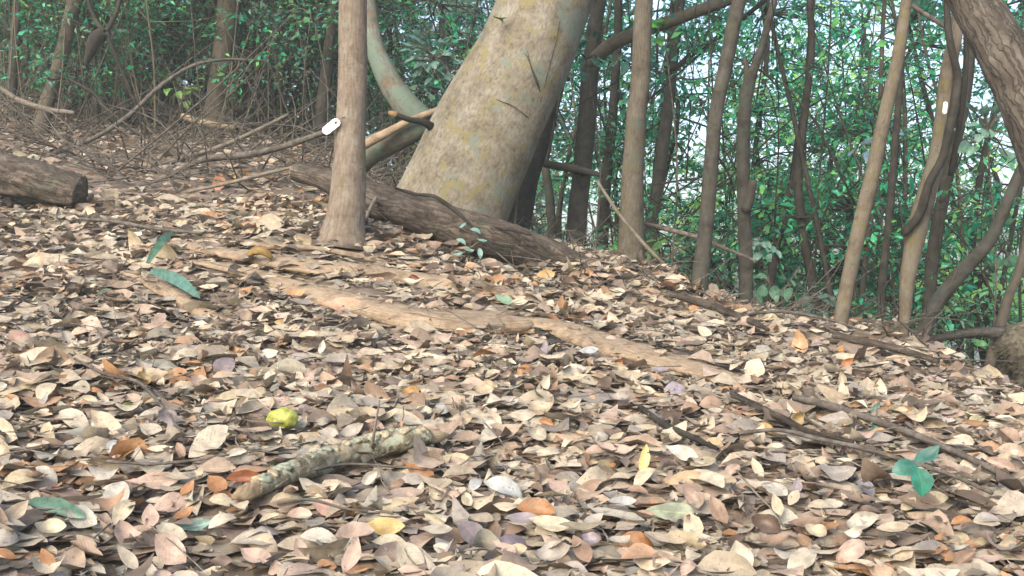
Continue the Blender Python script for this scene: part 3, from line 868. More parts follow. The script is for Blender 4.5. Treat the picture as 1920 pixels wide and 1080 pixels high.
ROOTS = (
    ([(330, 446, 12), (390, 458, 20), (470, 474, 22), (560, 488, 26), (660, 500, 26), (760, 512, 26), (860, 524, 24), (960, 544, 18), (1040, 560, 10)], 'long tan surface root below the foot of the slender tan tree'),
    ([(360, 480, 8), (430, 494, 16), (500, 512, 20), (580, 536, 26), (680, 562, 34), (760, 580, 42), (840, 592, 46), (910, 598, 48), (960, 600, 40), (985, 594, 22)], 'broad tan surface root running across the middle of the slope'),
    ([(975, 596, 26), (1040, 606, 30), (1100, 622, 32), (1170, 644, 34), (1250, 668, 32), (1330, 688, 28), (1400, 706, 18)], 'straight tan root continuing down slope past the dark hollow'),
    ([(985, 588, 12), (1010, 604, 14), (1040, 630, 14), (1075, 655, 12), (1110, 672, 8)], 'dark forked root arching over the hollow beneath the tan roots'),
    ([(240, 500, 10), (300, 522, 18), (340, 548, 20), (380, 572, 18), (420, 590, 10)], 'grey root crossing under the green grass blades'),
    ([(420, 440, 6), (520, 452, 12), (600, 458, 12), (700, 476, 10), (790, 486, 6)], 'thin tan root nearest the foot of the slender tan tree'),
)
for line, lab in ROOTS:
    lying('surface_root', line, M['bark_dark'] if 'dark forked' in lab else M['root'], lab, 'root', sides=20, lump=0.22, rough=0.07, lift=-0.024, flat=0.36, n=80, wide=2.8, group='roots exposed on the slope')

mb, mp_, mr_ = lying('dead_branch', [(478, 937, 34), (530, 914, 40), (585, 892, 44), (640, 873, 43), (700, 855, 45), (760, 843, 43), (802, 838, 34)], M['mossy_stick'],
                     'lichen-crusted dead branch lying in the foreground leaves', 'branch', sides=26, lump=0.12, rough=0.05, lift=0.022, part='bark', n=80)
tube('broken_end', [mp_[-1] - (mp_[-1] - mp_[-2]) * 0.1, mp_[-1] + (mp_[-1] - mp_[-2]) * 0.5, mp_[-1] + (mp_[-1] - mp_[-2]) * 0.95], [mr_[-1] * 0.8, mr_[-1] * 0.6, mr_[-1] * 0.2], M['cut_wood'], 8, 12, mb, rough=0.12)
tube('broken_end', [mp_[0] + (mp_[1] - mp_[0]) * 0.1, mp_[0] - (mp_[1] - mp_[0]) * 0.4, mp_[0] - (mp_[1] - mp_[0]) * 0.75], [mr_[0] * 0.95, mr_[0] * 0.8, mr_[0] * 0.3], M['cut_wood'], 8, 12, mb, rough=0.15)
for mat_, cnt in ((M['crust_cream'], 30), (M['crust_green'], 26)):
    parts = []
    for k in range(cnt):
        i = rng.integers(0, len(mp_) - 1)
        u_ = rng.random()
        r_ = mr_[i] + (mr_[i + 1] - mr_[i]) * u_
        c0 = mp_[i] + (mp_[i + 1] - mp_[i]) * u_
        n_ = unit(np.array((rng.normal(0, 0.25), rng.normal(-0.1, 0.4), rng.uniform(0.75, 1.0))))
        c0 = c0 + n_ * r_ * 0.98
        w_ = rng.uniform(0.004, 0.014)
        p, r = smooth_path([c0 - n_ * 0.005, c0 + n_ * 0.001, c0 + n_ * 0.004], [w_ * 1.15, w_ * 1.1, w_ * 0.7], 4)
        parts.append(tube_arrays(p, r, 9, rough=0.3, seed=k))
    V, Q, U = merge(parts)
    put(link('lichen_crust', mesh_np('lichen_crust', V, Q, U), mat_, kind='stuff'), mb)
tube('side_twig', [mp_[4] + np.array((0, -0.03, 0.0)), mp_[4] + np.array((0.01, -0.05, 0.05)), mp_[4] + np.array((0.02, -0.045, 0.11))], [0.004, 0.003, 0.0015], M['twig_pale'], 8, 6, mb)

STICKS = (
    ([(1488, 762, 14), (1560, 780, 15), (1640, 806, 15), (1720, 836, 14), (1790, 866, 13), (1860, 900, 12), (1930, 936, 11)], 'twig', 'long brown stick slanting down past the teal three-leaved seedling'),
    ([(1360, 752, 16), (1410, 776, 15), (1460, 800, 13), (1520, 830, 12), (1600, 850, 10)], 'log', 'rusty brown broken stick left of the long brown stick'),
    ([(1385, 832, 7), (1460, 826, 8), (1530, 842, 9), (1620, 862, 9), (1700, 886, 8), (1790, 915, 8), (1860, 948, 7)], 'twig', 'thin dark stick in front of the long brown stick'),
    ([(1200, 780, 10), (1240, 812, 12), (1290, 836, 12), (1345, 862, 8)], 'bark_dark', 'short dark stick among curled leaves beside the spotted yellow leaf'),
    ([(585, 905, 5), (650, 893, 5), (720, 896, 4), (800, 905, 3)], 'twig', 'thin twig in front of the lichen-crusted dead branch'),
    ([(200, 888, 6), (280, 893, 6), (360, 887, 6), (430, 876, 4)], 'twig', 'straight thin twig near the large pale oval leaf'),
    ([(140, 690, 5), (200, 720, 6), (260, 735, 7), (310, 790, 5), (345, 840, 4)], 'twig', 'kinked twig among leaves left of the yellow-green fruit'),
    ([(520, 970, 5), (580, 962, 6), (640, 978, 5), (690, 985, 4)], 'bark_brown', 'rusty twig under the left end of lichen-crusted branch'),
    ([(1380, 610, 5), (1420, 598, 6), (1480, 596, 6), (1560, 612, 5), (1620, 632, 4)], 'twig', 'arched grey twig on the ridge left of the slim pale tree'),
    ([(1560, 640, 12), (1620, 652, 15), (1690, 668, 14), (1760, 690, 10)], 'log', 'thick rotten stick along the ridge before the vine-wrapped tree'),
    ([(1250, 560, 12), (1320, 580, 16), (1390, 606, 14), (1440, 630, 8)], 'log', 'short rotten stick at the foot of the bowed grey-brown tree'),
    ([(1120, 340, 6), (1160, 400, 7), (1210, 460, 7), (1270, 520, 6), (1330, 590, 4)], 'twig_pale', 'pale dead twig slanting down in front of the straight brown tree'),
    ([(150, 420, 6), (210, 425, 7), (300, 440, 7), (380, 448, 5)], 'twig', 'thin stick below the dark weathered log end'),
)
for line, mk, lab in STICKS:
    air = 'slanting down in front of the straight' in lab
    lying('fallen_stick', line, M[mk], lab, 'stick', t=5.5 if air else None, sides=9, lump=0.12, rough=0.03, lift=0.026, n=34, group='sticks lying on the slope')

# long bare branches caught among the stems of the upper slope
for line, t0, t1, mk, lab in (
    ([(88, 292, 8), (170, 262, 9), (240, 218, 9), (300, 162, 8), (360, 124, 7), (420, 112, 6), (500, 114, 4)], 7.4, 8.2, 'twig', 'long bare branch arching up before the mossy brown trunk'),
    ([(300, 338, 7), (380, 300, 12), (450, 292, 13), (520, 278, 12), (580, 258, 11), (640, 236, 9)], 6.8, 6.6, 'twig', 'dark dead branch running up right beneath the white tag'),
    ([(262, 330, 8), (330, 300, 10), (400, 280, 9), (470, 250, 8), (540, 215, 6)], 7.2, 7.6, 'twig_pale', 'pale dead branch crossing behind the dark dead branch'),
    ([(0, 165, 9), (40, 190, 11), (90, 205, 10), (140, 212, 8)], 7.8, 7.8, 'twig_pale', 'pale fallen branch resting against the lichen-patched leaning tree'),
    ([(340, 218, 12), (380, 230, 13), (440, 240, 10)], 8.4, 8.4, 'cut_wood', 'short pale split branch beside the mossy brown trunk'),
    ([(130, 148, 6), (175, 175, 7), (205, 212, 7), (225, 250, 5)], 8.2, 8.2, 'bark_dark', 'dark curved branch right of the lichen-patched leaning tree'),
    ([(350, 360, 6), (420, 345, 7), (500, 325, 7), (556, 312, 5)], 6.2, 6.0, 'twig_pale', 'thin straight stick pointing at the cut end of the fallen log'),
    ([(195, 60, 20), (180, 75, 26), (168, 100, 18), (162, 118, 8)], 8.0, 8.0, 'bark_dark', 'dark mossy hanging vine knot right of the leaning tree'),
    ([(200, 60, 8), (215, 100, 7), (240, 160, 7), (262, 215, 6), (280, 262, 5)], 8.0, 8.2, 'bark_dark', 'thin dark vine trailing down from the hanging knot'),
    ([(195, 60, 9), (175, 30, 8), (160, -20, 8)], 8.0, 8.0, 'bark_dark', 'dark vine rising left from the hanging knot'),
    ([(200, 58, 9), (218, 25, 8), (228, -20, 8)], 8.0, 8.0, 'bark_dark', 'dark vine rising right from the hanging knot'),
    ([(1010, 305, 14), (1050, 312, 16), (1085, 318, 14), (1130, 330, 8)], 6.8, 6.8, 'bark_brown', 'short broken branch across the dark crooked trunk'),
    ([(1200, 418, 8), (1260, 432, 10), (1310, 446, 9), (1370, 470, 7), (1420, 490, 5)], 5.9, 5.6, 'twig', 'dead side branch crossing the bowed grey-brown tree'),
    ([(1250, 140, 8), (1300, 100, 10), (1360, 60, 10), (1410, 20, 9), (1450, -10, 8)], 7.0, 6.8, 'bark_dark', 'dark thin bough rising right behind the bowed tree'),
    ([(1710, 10, 9), (1740, 30, 9), (1775, 52, 8), (1800, 75, 5)], 5.4, 5.3, 'twig', 'short branch bridging the slim pale and vine-wrapped trees'),
    ([(1370, 660, 5), (1440, 610, 6), (1460, 560, 5), (1500, 500, 4)], 6.6, 6.8, 'twig', 'thin forked stem rising left of the dark curving sapling'),
):
    ts = [(line[0][0], t0), (line[-1][0], t1)] if line[0][0] < line[-1][0] else [(line[-1][0], t1), (line[0][0], t0)]
    lying('bare_branch', line, M[mk], lab, 'branch', t=ts, sides=9, lump=0.12, rough=0.03, n=36, group='bare branches among the stems')

# ------------------------------------------------------------------ undergrowth: saplings, shrubs, far wood
def near_trunk(px):
    ks = sorted(TRUNKS, key=lambda q: abs(q[0] - px))
    a = ks[0]
    return a[1], ('left of' if px < a[0] else 'right of')


PENDING = []      # objects whose labels are told apart at the end


def want(o, label, px, cat, group):
    PENDING.append((o, label, px))
    tag(o, None, cat, group)


def sapling(px, t, h, r, mat, leaves, tone, lsize, bend, twiggy, name='sapling'):
    x = t * (px - 960) / F
    z0 = float(ground_z(x, t))
    base = np.array((x, t, z0 - 0.05))
    ln = rng.normal(0, bend, 2)
    pts = [base]
    p = base.copy()
    d = unit(np.array((ln[0], ln[1] * 0.5, 1.0)))
    for k in range(5):
        d = unit(d + rng.normal(0, 0.11, 3) * np.array((1, 0.6, 0.2)) + np.array((0, 0, 0.06)))
        p = p + d * h / 5
        pts.append(p.copy())
    rad = np.linspace(r, r * 0.4, 6)
    o = root(name, base, None, None)
    stem = tube('stem', pts, rad, mat, 22, 8, o, lump=0.1, rough=0.02, seed=int(px * 3 + t * 100) % 9999)
    sp, sr = smooth_path(pts, rad, 24)
    tw, ends = [], []
    for k in range(twiggy):
        i = rng.integers(5, 23)
        a = sp[i]
        dv = unit(np.array((rng.normal(0, 1), rng.normal(0, 0.7), rng.uniform(-0.15, 0.9))))
        l = rng.uniform(0.2, 0.75) * (0.5 + 0.12 * h)
        m = a + dv * l * 0.5 + rng.normal(0, 0.04, 3)
        e = a + dv * l + rng.normal(0, 0.07, 3) + np.array((0, 0, rng.uniform(-0.1, 0.1)))
        pp, rr = smooth_path([a, m, e], [sr[i] * 0.55, sr[i] * 0.38, sr[i] * 0.15], 6)
        tw.append(tube_arrays(pp, rr, 5))
        ends += [m, e]
        for q in range(2):
            s = pp[rng.integers(2, 6)]
            e2 = s + unit(rng.normal(0, 1, 3)) * l * 0.4
            p3, r3 = smooth_path([s, (s + e2) / 2 + rng.normal(0, 0.02, 3), e2], [sr[i] * 0.28, sr[i] * 0.2, sr[i] * 0.08], 4)
            tw.append(tube_arrays(p3, r3, 4))
            ends.append(e2)
    if tw:
        V, Q, U = merge(tw)
        link('twigs', mesh_np('twigs', V, Q, U), mat, kind='stuff').parent = stem
    if leaves and ends:
        per = max(2, leaves // len(ends))
        add_crown(o, np.array(ends), per, lsize, tone, 0.11, 'foliage')
    ph, side = near_trunk(px)
    return o, ph, side


bare_m = ['bark_grey', 'bark_dark', 'bark_pale', 'bark_brown', 'bark_grey']
for k in range(130):                                    # bare stems on the upper slope, left
    px = rng.uniform(-60, 640) if k % 9 else rng.uniform(700, 860)
    t = rng.uniform(9.3, 13.0)
    mk = bare_m[rng.integers(0, 5)]
    r = rng.uniform(0.005, 0.021)
    b_ = rng.uniform(0.05, 0.22)
    o, ph, side = sapling(px, t, rng.uniform(2.0, 3.4), r, M[mk], int(rng.integers(30, 160)), ('mid', 'dim', 'olive', 'dim', 'teal')[k % 5], 0.065, b_, int(rng.integers(7, 14)))
    sz = 'very thin' if r < 0.009 else 'thin' if r < 0.013 else 'stout'
    dist = 'near' if t < 10.2 else 'mid-slope' if t < 11.6 else 'distant'
    cn = {'bark_grey': 'grey', 'bark_dark': 'dark', 'twig': 'brown', 'bark_brown': 'brown', 'bark_pale': 'pale'}[mk]
    want(o, f'{sz} {cn} twiggy sapling, {dist}, {side} {ph}', px, 'sapling', 'twiggy saplings of the upper slope')

for k in range(46):                                    # slim upright poles in front of the brush, left
    px = rng.uniform(-40, 620)
    t = rng.uniform(8.3, 9.6)
    mk = ['bark_pale', 'bark_grey', 'bark_brown'][k % 3]
    r = rng.uniform(0.004, 0.010)
    o, ph, side = sapling(px, t, rng.uniform(2.0, 3.2), r, M[mk], int(rng.integers(6, 46)), ('dim', 'teal', 'mid')[rng.integers(0, 3)], 0.06, rng.uniform(0.05, 0.3), int(rng.integers(4, 9)))
    cn = {'bark_grey': 'grey', 'bark_brown': 'brown', 'bark_pale': 'pale'}[mk]
    want(o, f'{"hair-thin" if r < 0.007 else "slim"} {cn} pole sapling, {side} {ph}', px, 'sapling', 'twiggy saplings of the upper slope')

for k in range(46):                                    # leafy saplings beyond the bank, right
    px = rng.uniform(1010, 1960)
    t = rng.uniform(6.6, 11.5)
    mk = ['bark_grey', 'bark_dark', 'bark_dark', 'bark_brown'][rng.integers(0, 4)]
    r = rng.uniform(0.007, 0.024)
    tone = ['teal', 'mid', 'teal', 'mid', 'light'][rng.integers(0, 5)]
    o, ph, side = sapling(px, t, rng.uniform(2.6, 4.2), r, M[mk], int(rng.integers(120, 280)), tone, 0.07, 0.22, int(rng.integers(6, 11)))
    sz = 'very thin' if r < 0.012 else 'thin' if r < 0.018 else 'stout'
    dist = 'near' if t < 8 else 'farther' if t < 10 else 'distant'
    want(o, f'{sz} {tone.replace("mid", "mid-green")} leafy sapling, {dist}, {side} {ph}', px, 'sapling', 'leafy saplings beyond the bank')


def shrub(px, py, t, rx, rz, nc, per, lsize, tone, mat, lab, name='understory_tree', spread=0.2, cat='shrub', group='leafy undergrowth behind the trunks'):
    c = P(px, py, t)
    zb = float(ground_z(c[0], c[1]))
    base = np.array((c[0] + rng.normal(0, 0.2), c[1], min(zb, c[2] - 0.3) - 0.05))
    o = root(name, base, None, None)
    top = c + np.array((rng.normal(0, 0.2), 0, rz * 0.5))
    mid = (base + top) / 2 + np.array((rng.normal(0, 0.15), 0, 0))
    trk = tube('trunk', [base, mid, c, top], [0.035, 0.028, 0.02, 0.008], mat, 18, 9, o, lump=0.1, rough=0.02)
    clumps = c + unit(rng.normal(size=(nc, 3))) * rng.uniform(0.25, 1.0, (nc, 1)) ** 0.6 * np.array((rx, rx * 0.8, rz))
    sp, _ = smooth_path([base, mid, c, top], [1, 1, 1, 1], 16)
    V, Q, U = merge(twigs_arrays(sp[5:], clumps, 0.011))
    link('boughs', mesh_np('boughs', V, Q, U), mat, kind='stuff').parent = trk
    add_crown(o, clumps, per, lsize, tone, spread)
    want(o, lab, px, cat, group)
    return o


# right: dense glossy undergrowth; bright gaps are left open where the sky shows
for (px, py, t, rx, rz, nc, tone) in (
    (1130, 60, 9.5, 0.8, 0.6, 34, 'teal'), (1150, 330, 10.0, 0.6, 0.7, 22, 'mid'), (1270, 180, 9.0, 0.8, 0.7, 46, 'teal'), (1260, 20, 9.5, 0.9, 0.5, 34, 'teal'),
    (1290, 400, 9.2, 0.6, 0.6, 28, 'light'), (1420, 300, 9.6, 0.8, 0.8, 42, 'light'), (1440, 60, 9.6, 0.8, 0.6, 36, 'teal'), (1460, 470, 8.4, 0.7, 0.6, 46, 'teal'),
    (1560, 280, 9.4, 0.8, 0.7, 38, 'mid'), (1600, 430, 8.2, 0.7, 0.6, 44, 'mid'), (1560, 540, 8.0, 0.6, 0.4, 36, 'teal'), (1680, 330, 9.6, 0.8, 0.8, 38, 'mid'),
    (1720, 120, 9.2, 0.8, 0.7, 40, 'teal'), (1760, 480, 8.4, 0.6, 0.6, 40, 'mid'), (1870, 330, 9.6, 0.7, 0.5, 22, 'light'), (1900, 60, 8.6, 0.7, 0.5, 34, 'teal'),
    (1840, 560, 7.8, 0.5, 0.35, 22, 'light'), (1350, 540, 8.2, 0.6, 0.35, 28, 'teal'), (1620, 60, 11.0, 0.9, 0.6, 26, 'light'), (1940, 470, 8.6, 0.5, 0.7, 22, 'light'),
    (1100, 200, 11.0, 0.8, 0.8, 30, 'teal'), (1500, 160, 12.0, 0.9, 0.8, 26, 'light'), (1370, 140, 11.5, 0.9, 0.8, 34, 'mid'), (1700, 580, 9.5, 0.9, 0.4, 30, 'light'), (1230, 480, 9.5, 0.6, 0.35, 22, 'light'),
    (1420, 420, 12.0, 1.0, 1.0, 34, 'light'), (1640, 220, 12.5, 1.0, 1.0, 30, 'light')):
    ph, side = near_trunk(px)
    lv = 'crown high up' if py < 150 else 'crown at mid height' if py < 380 else 'low crown'
    tn = {'teal': 'dark teal', 'mid': 'mid-green', 'light': 'yellow-green'}[tone]
    shrub(px, py, t, rx, rz, int(nc * (0.66 if py < 380 else 0.56)), 46, 0.076, tone, M['bark_dark'], f'{tn} glossy tree, {lv}, {side} {ph}')

# left and middle: sparser leaves over a dim slope
for (px, py, t, rx, rz, nc, tone) in (
    (60, 60, 11, 0.9, 0.5, 22, 'olive'), (230, 40, 11, 0.9, 0.5, 24, 'teal'), (330, 150, 10, 0.6, 0.4, 14, 'mid'), (400, 20, 11, 0.8, 0.5, 22, 'teal'), (520, 90, 10.5, 0.8, 0.6, 30, 'teal'),
    (580, 30, 10, 0.6, 0.5, 24, 'mid'), (560, 200, 10.5, 0.6, 0.4, 18, 'teal'), (730, 60, 9.6, 0.6, 0.5, 26, 'teal'), (830, 40, 9.4, 0.6, 0.5, 28, 'mid'), (800, 190, 9.2, 0.6, 0.4, 24, 'teal'),
    (740, 280, 9.0, 0.5, 0.3, 16, 'olive'), (150, 190, 10.5, 0.7, 0.3, 14, 'olive'), (480, 260, 9.6, 0.7, 0.25, 14, 'olive'), (60, 160, 10, 0.6, 0.3, 12, 'teal')):
    ph, side = near_trunk(px)
    lv = 'crown high up' if py < 80 else 'crown at mid height' if py < 170 else 'low crown'
    tn = {'teal': 'dark teal', 'mid': 'mid-green', 'light': 'yellow-green', 'olive': 'dull olive'}[tone]
    if tone == 'teal' and px < 640:
        tn = 'grey-green'
    shrub(px, py, max(t, 9.8), rx, rz, int(nc * 0.7), 26, 0.075, 'dim' if tone == 'teal' and px < 640 else tone, M['bark_dark'], f'{tn} sparse understory shrub, {lv}, {side} {ph}')

# far wood that reads as one mass
def far_wood(n_cl, x0, x1, y0, y1, z0, z1, per, lsize, tone, spread):
    c = np.stack([rng.uniform(x0, x1, n_cl), rng.uniform(y0, y1, n_cl), np.zeros(n_cl)], -1)
    c[:, 2] = ground_z(c[:, 0], c[:, 1]) * 1.0 + rng.uniform(z0, z1, n_cl)
    return crown_arrays(c, per, lsize, tone, spread)


for args in ((900, -13, 0.8, 13.5, 20, 0.0, 4.6, 40, 0.16, 'dim', 0.35), (800, -12, 1.0, 12.5, 18, 0.0, 4.2, 34, 0.13, 'olive', 0.33),
             (90, 1.0, 12, 14, 22, 0.3, 5.0, 30, 0.15, 'light', 0.36), (250, 0.8, 12, 13, 20, 0.0, 4.0, 30, 0.13, 'light', 0.35)):  # right-hand masses use the greens brightened as if sunlit
    V, Q, UV, C_ = far_wood(*args)
    link('far_wood', mesh_np('far_wood', V, Q, UV, C_), M['foliage'], kind='stuff', label='mass of leaves of the far wood behind all trunks', cat='foliage')

# tangle of dead sticks at the foot of the upper slope
parts = []
for k in range(900):
    px = rng.uniform(-120, 880)
    t = rng.uniform(6.4, 11.5) if px > 160 else rng.uniform(7.4, 11.5)
    x = t * (px - 960) / F
    z = float(ground_z(x, t))
    a = rng.uniform(0, 6.28)
    l = rng.uniform(0.25, 1.1)
    d = np.array((math.cos(a), math.sin(a) * 0.6, abs(rng.normal(0, 0.45))))
    p0 = np.array((x, t, z + rng.uniform(0.0, 0.06)))
    pts = [p0, p0 + d * l * 0.5 + rng.normal(0, 0.05, 3), p0 + d * l + rng.normal(0, 0.06, 3)]
    p, r = smooth_path(pts, np.array((1, 0.8, 0.4)) * rng.uniform(0.002, 0.007), 7)
    parts.append(tube_arrays(p, r, 5))
V, Q, U = merge(parts)
link('brushwood', mesh_np('brushwood', V, Q, U), M['twig'], kind='stuff', label='tangle of thin dead sticks under the saplings of the upper slope', cat='brushwood')
parts = []
for k in range(120):
    px = rng.uniform(1040, 1930)
    t = rng.uniform(6.2, 9.5)
    x = t * (px - 960) / F
    z = float(ground_z(x, t))
    l = rng.uniform(0.5, 1.8)
    d = unit(np.array((rng.normal(0, 0.8), rng.normal(0, 0.5), rng.uniform(0.2, 1.4))))
    p0 = np.array((x, t, z + rng.uniform(0.0, 1.6)))
    p, r = smooth_path([p0, p0 + d * l * 0.5 + rng.normal(0, 0.08, 3), p0 + d * l + rng.normal(0, 0.1, 3)], np.array((1, 0.75, 0.35)) * rng.uniform(0.003, 0.008), 7)
    parts.append(tube_arrays(p, r, 5))
V, Q, U = merge(parts)
link('brushwood', mesh_np('brushwood', V, Q, U), M['bark_dark'], kind='stuff', label='tangle of thin dark twigs among leaves beyond the bank', cat='brushwood')

parts = []
for k in range(260):
    px = rng.uniform(960, 1760)
    t = rng.uniform(5.0, 6.4)
    x = t * (px - 960) / F
    a = rng.uniform(0, 6.28)
    l = rng.uniform(0.12, 0.5)
    d = np.array((math.cos(a), math.sin(a) * 0.6, abs(rng.normal(0, 0.4))))
    p0 = np.array((x, t, float(ground_z(x, t)) + rng.uniform(0.0, 0.04)))
    p, r = smooth_path([p0, p0 + d * l * 0.5 + rng.normal(0, 0.03, 3), p0 + d * l + rng.normal(0, 0.04, 3)], np.array((1, 0.8, 0.4)) * rng.uniform(0.0015, 0.004), 6)
    parts.append(tube_arrays(p, r, 5))
V, Q, U = merge(parts)
link('brushwood', mesh_np('brushwood', V, Q, U), M['twig'], kind='stuff', label='low litter of dry twigs along the crest of the bank', cat='brushwood')

# ------------------------------------------------------------------ single leaves and plants
def leaf_mesh(name, fold, curl, twist, wave, shape, tip, nx=8, ny=4, stalk=True):
    """a leaf of length 1 along x, width 1 along y; a stalk at its base"""
    one = np.ones(1)
    V, Q, UV, _ = leaf_batch(np.zeros((1, 3)), np.array([[1.0, 0, 0]]), np.array([[0, 0, 1.0]]), one, one * 0.42, one * fold, one * curl, nx, ny, one * twist, one * wave, shape, tip, 0.08, 0.25)
    return mesh_np(name, V, Q, UV)


SHAPES = [('lance', 0.35, 0.35, 0.3, 0.012, 0.95, 1.0), ('oval', 0.25, -0.3, -0.2, 0.01, 1.0, 0.7), ('curled', 0.7, 0.9, 0.5, 0.02, 0.9, 0.85), ('cupped', -0.5, 0.5, -0.5, 0.015, 1.1, 0.8),
          ('wavy', 0.2, 0.2, 0.9, 0.04, 1.2, 0.8), ('arched', -0.35, -0.6, 0.3, 0.02, 0.85, 0.8), ('folded', 1.1, 0.3, 0.2, 0.015, 1.0, 0.8), ('flat', 0.1, 0.12, 0.1, 0.008, 1.15, 0.65)]
LEAFM = {}
for s_ in SHAPES:
    LEAFM[s_[0]] = leaf_mesh('fallen_leaf', *s_[1:])
    LEAFM[s_[0]].materials.append(M['dry_leaf'])
GREENM = {}
for s_ in SHAPES:
    me_ = LEAFM[s_[0]].copy()
    me_.materials.clear()
    me_.materials.append(M['green_leaf'])
    GREENM[s_[0]] = me_


def orient(o, pos, xd, nd, L, wf):
    xd = unit(xd)
    nd = unit(nd - xd * (nd @ xd))
    yd = np.cross(nd, xd)
    m = Matrix([[xd[0], yd[0], nd[0], pos[0]], [xd[1], yd[1], nd[1], pos[1]], [xd[2], yd[2], nd[2], pos[2]], [0, 0, 0, 1]])
    sc = Matrix.Diagonal((L, L * wf / 0.42, L, 1.0))
    o.matrix_world = m @ sc


def place_leaf(px, py, lpx, wf, ang, colr, shape, face=0.45, green=False, lift=0.004, name='fallen_leaf'):
    p, t = hit(px, py)
    gn = ground_n(p[0], p[1])
    toc = unit(CAM - p)
    nd = unit(gn * (1 - face) + toc * face)
    a = R(ang)
    want_d = np.array((math.cos(a), 0, math.sin(a)))
    xd = unit(want_d - nd * (want_d @ nd))
    L = lpx * t / F
    KEEP.append((p[0], p[1], 0.5 * L))
    o = bpy.data.objects.new(name, (GREENM if green else LEAFM)[shape])
    COL.objects.link(o)
    orient(o, p + gn * lift + toc * L * 0.12 * face, xd, nd, L, wf)
    kc = 0.68 if green else 0.74
    o.color = (colr[0] * kc, colr[1] * kc, colr[2] * kc, 1)
    return o


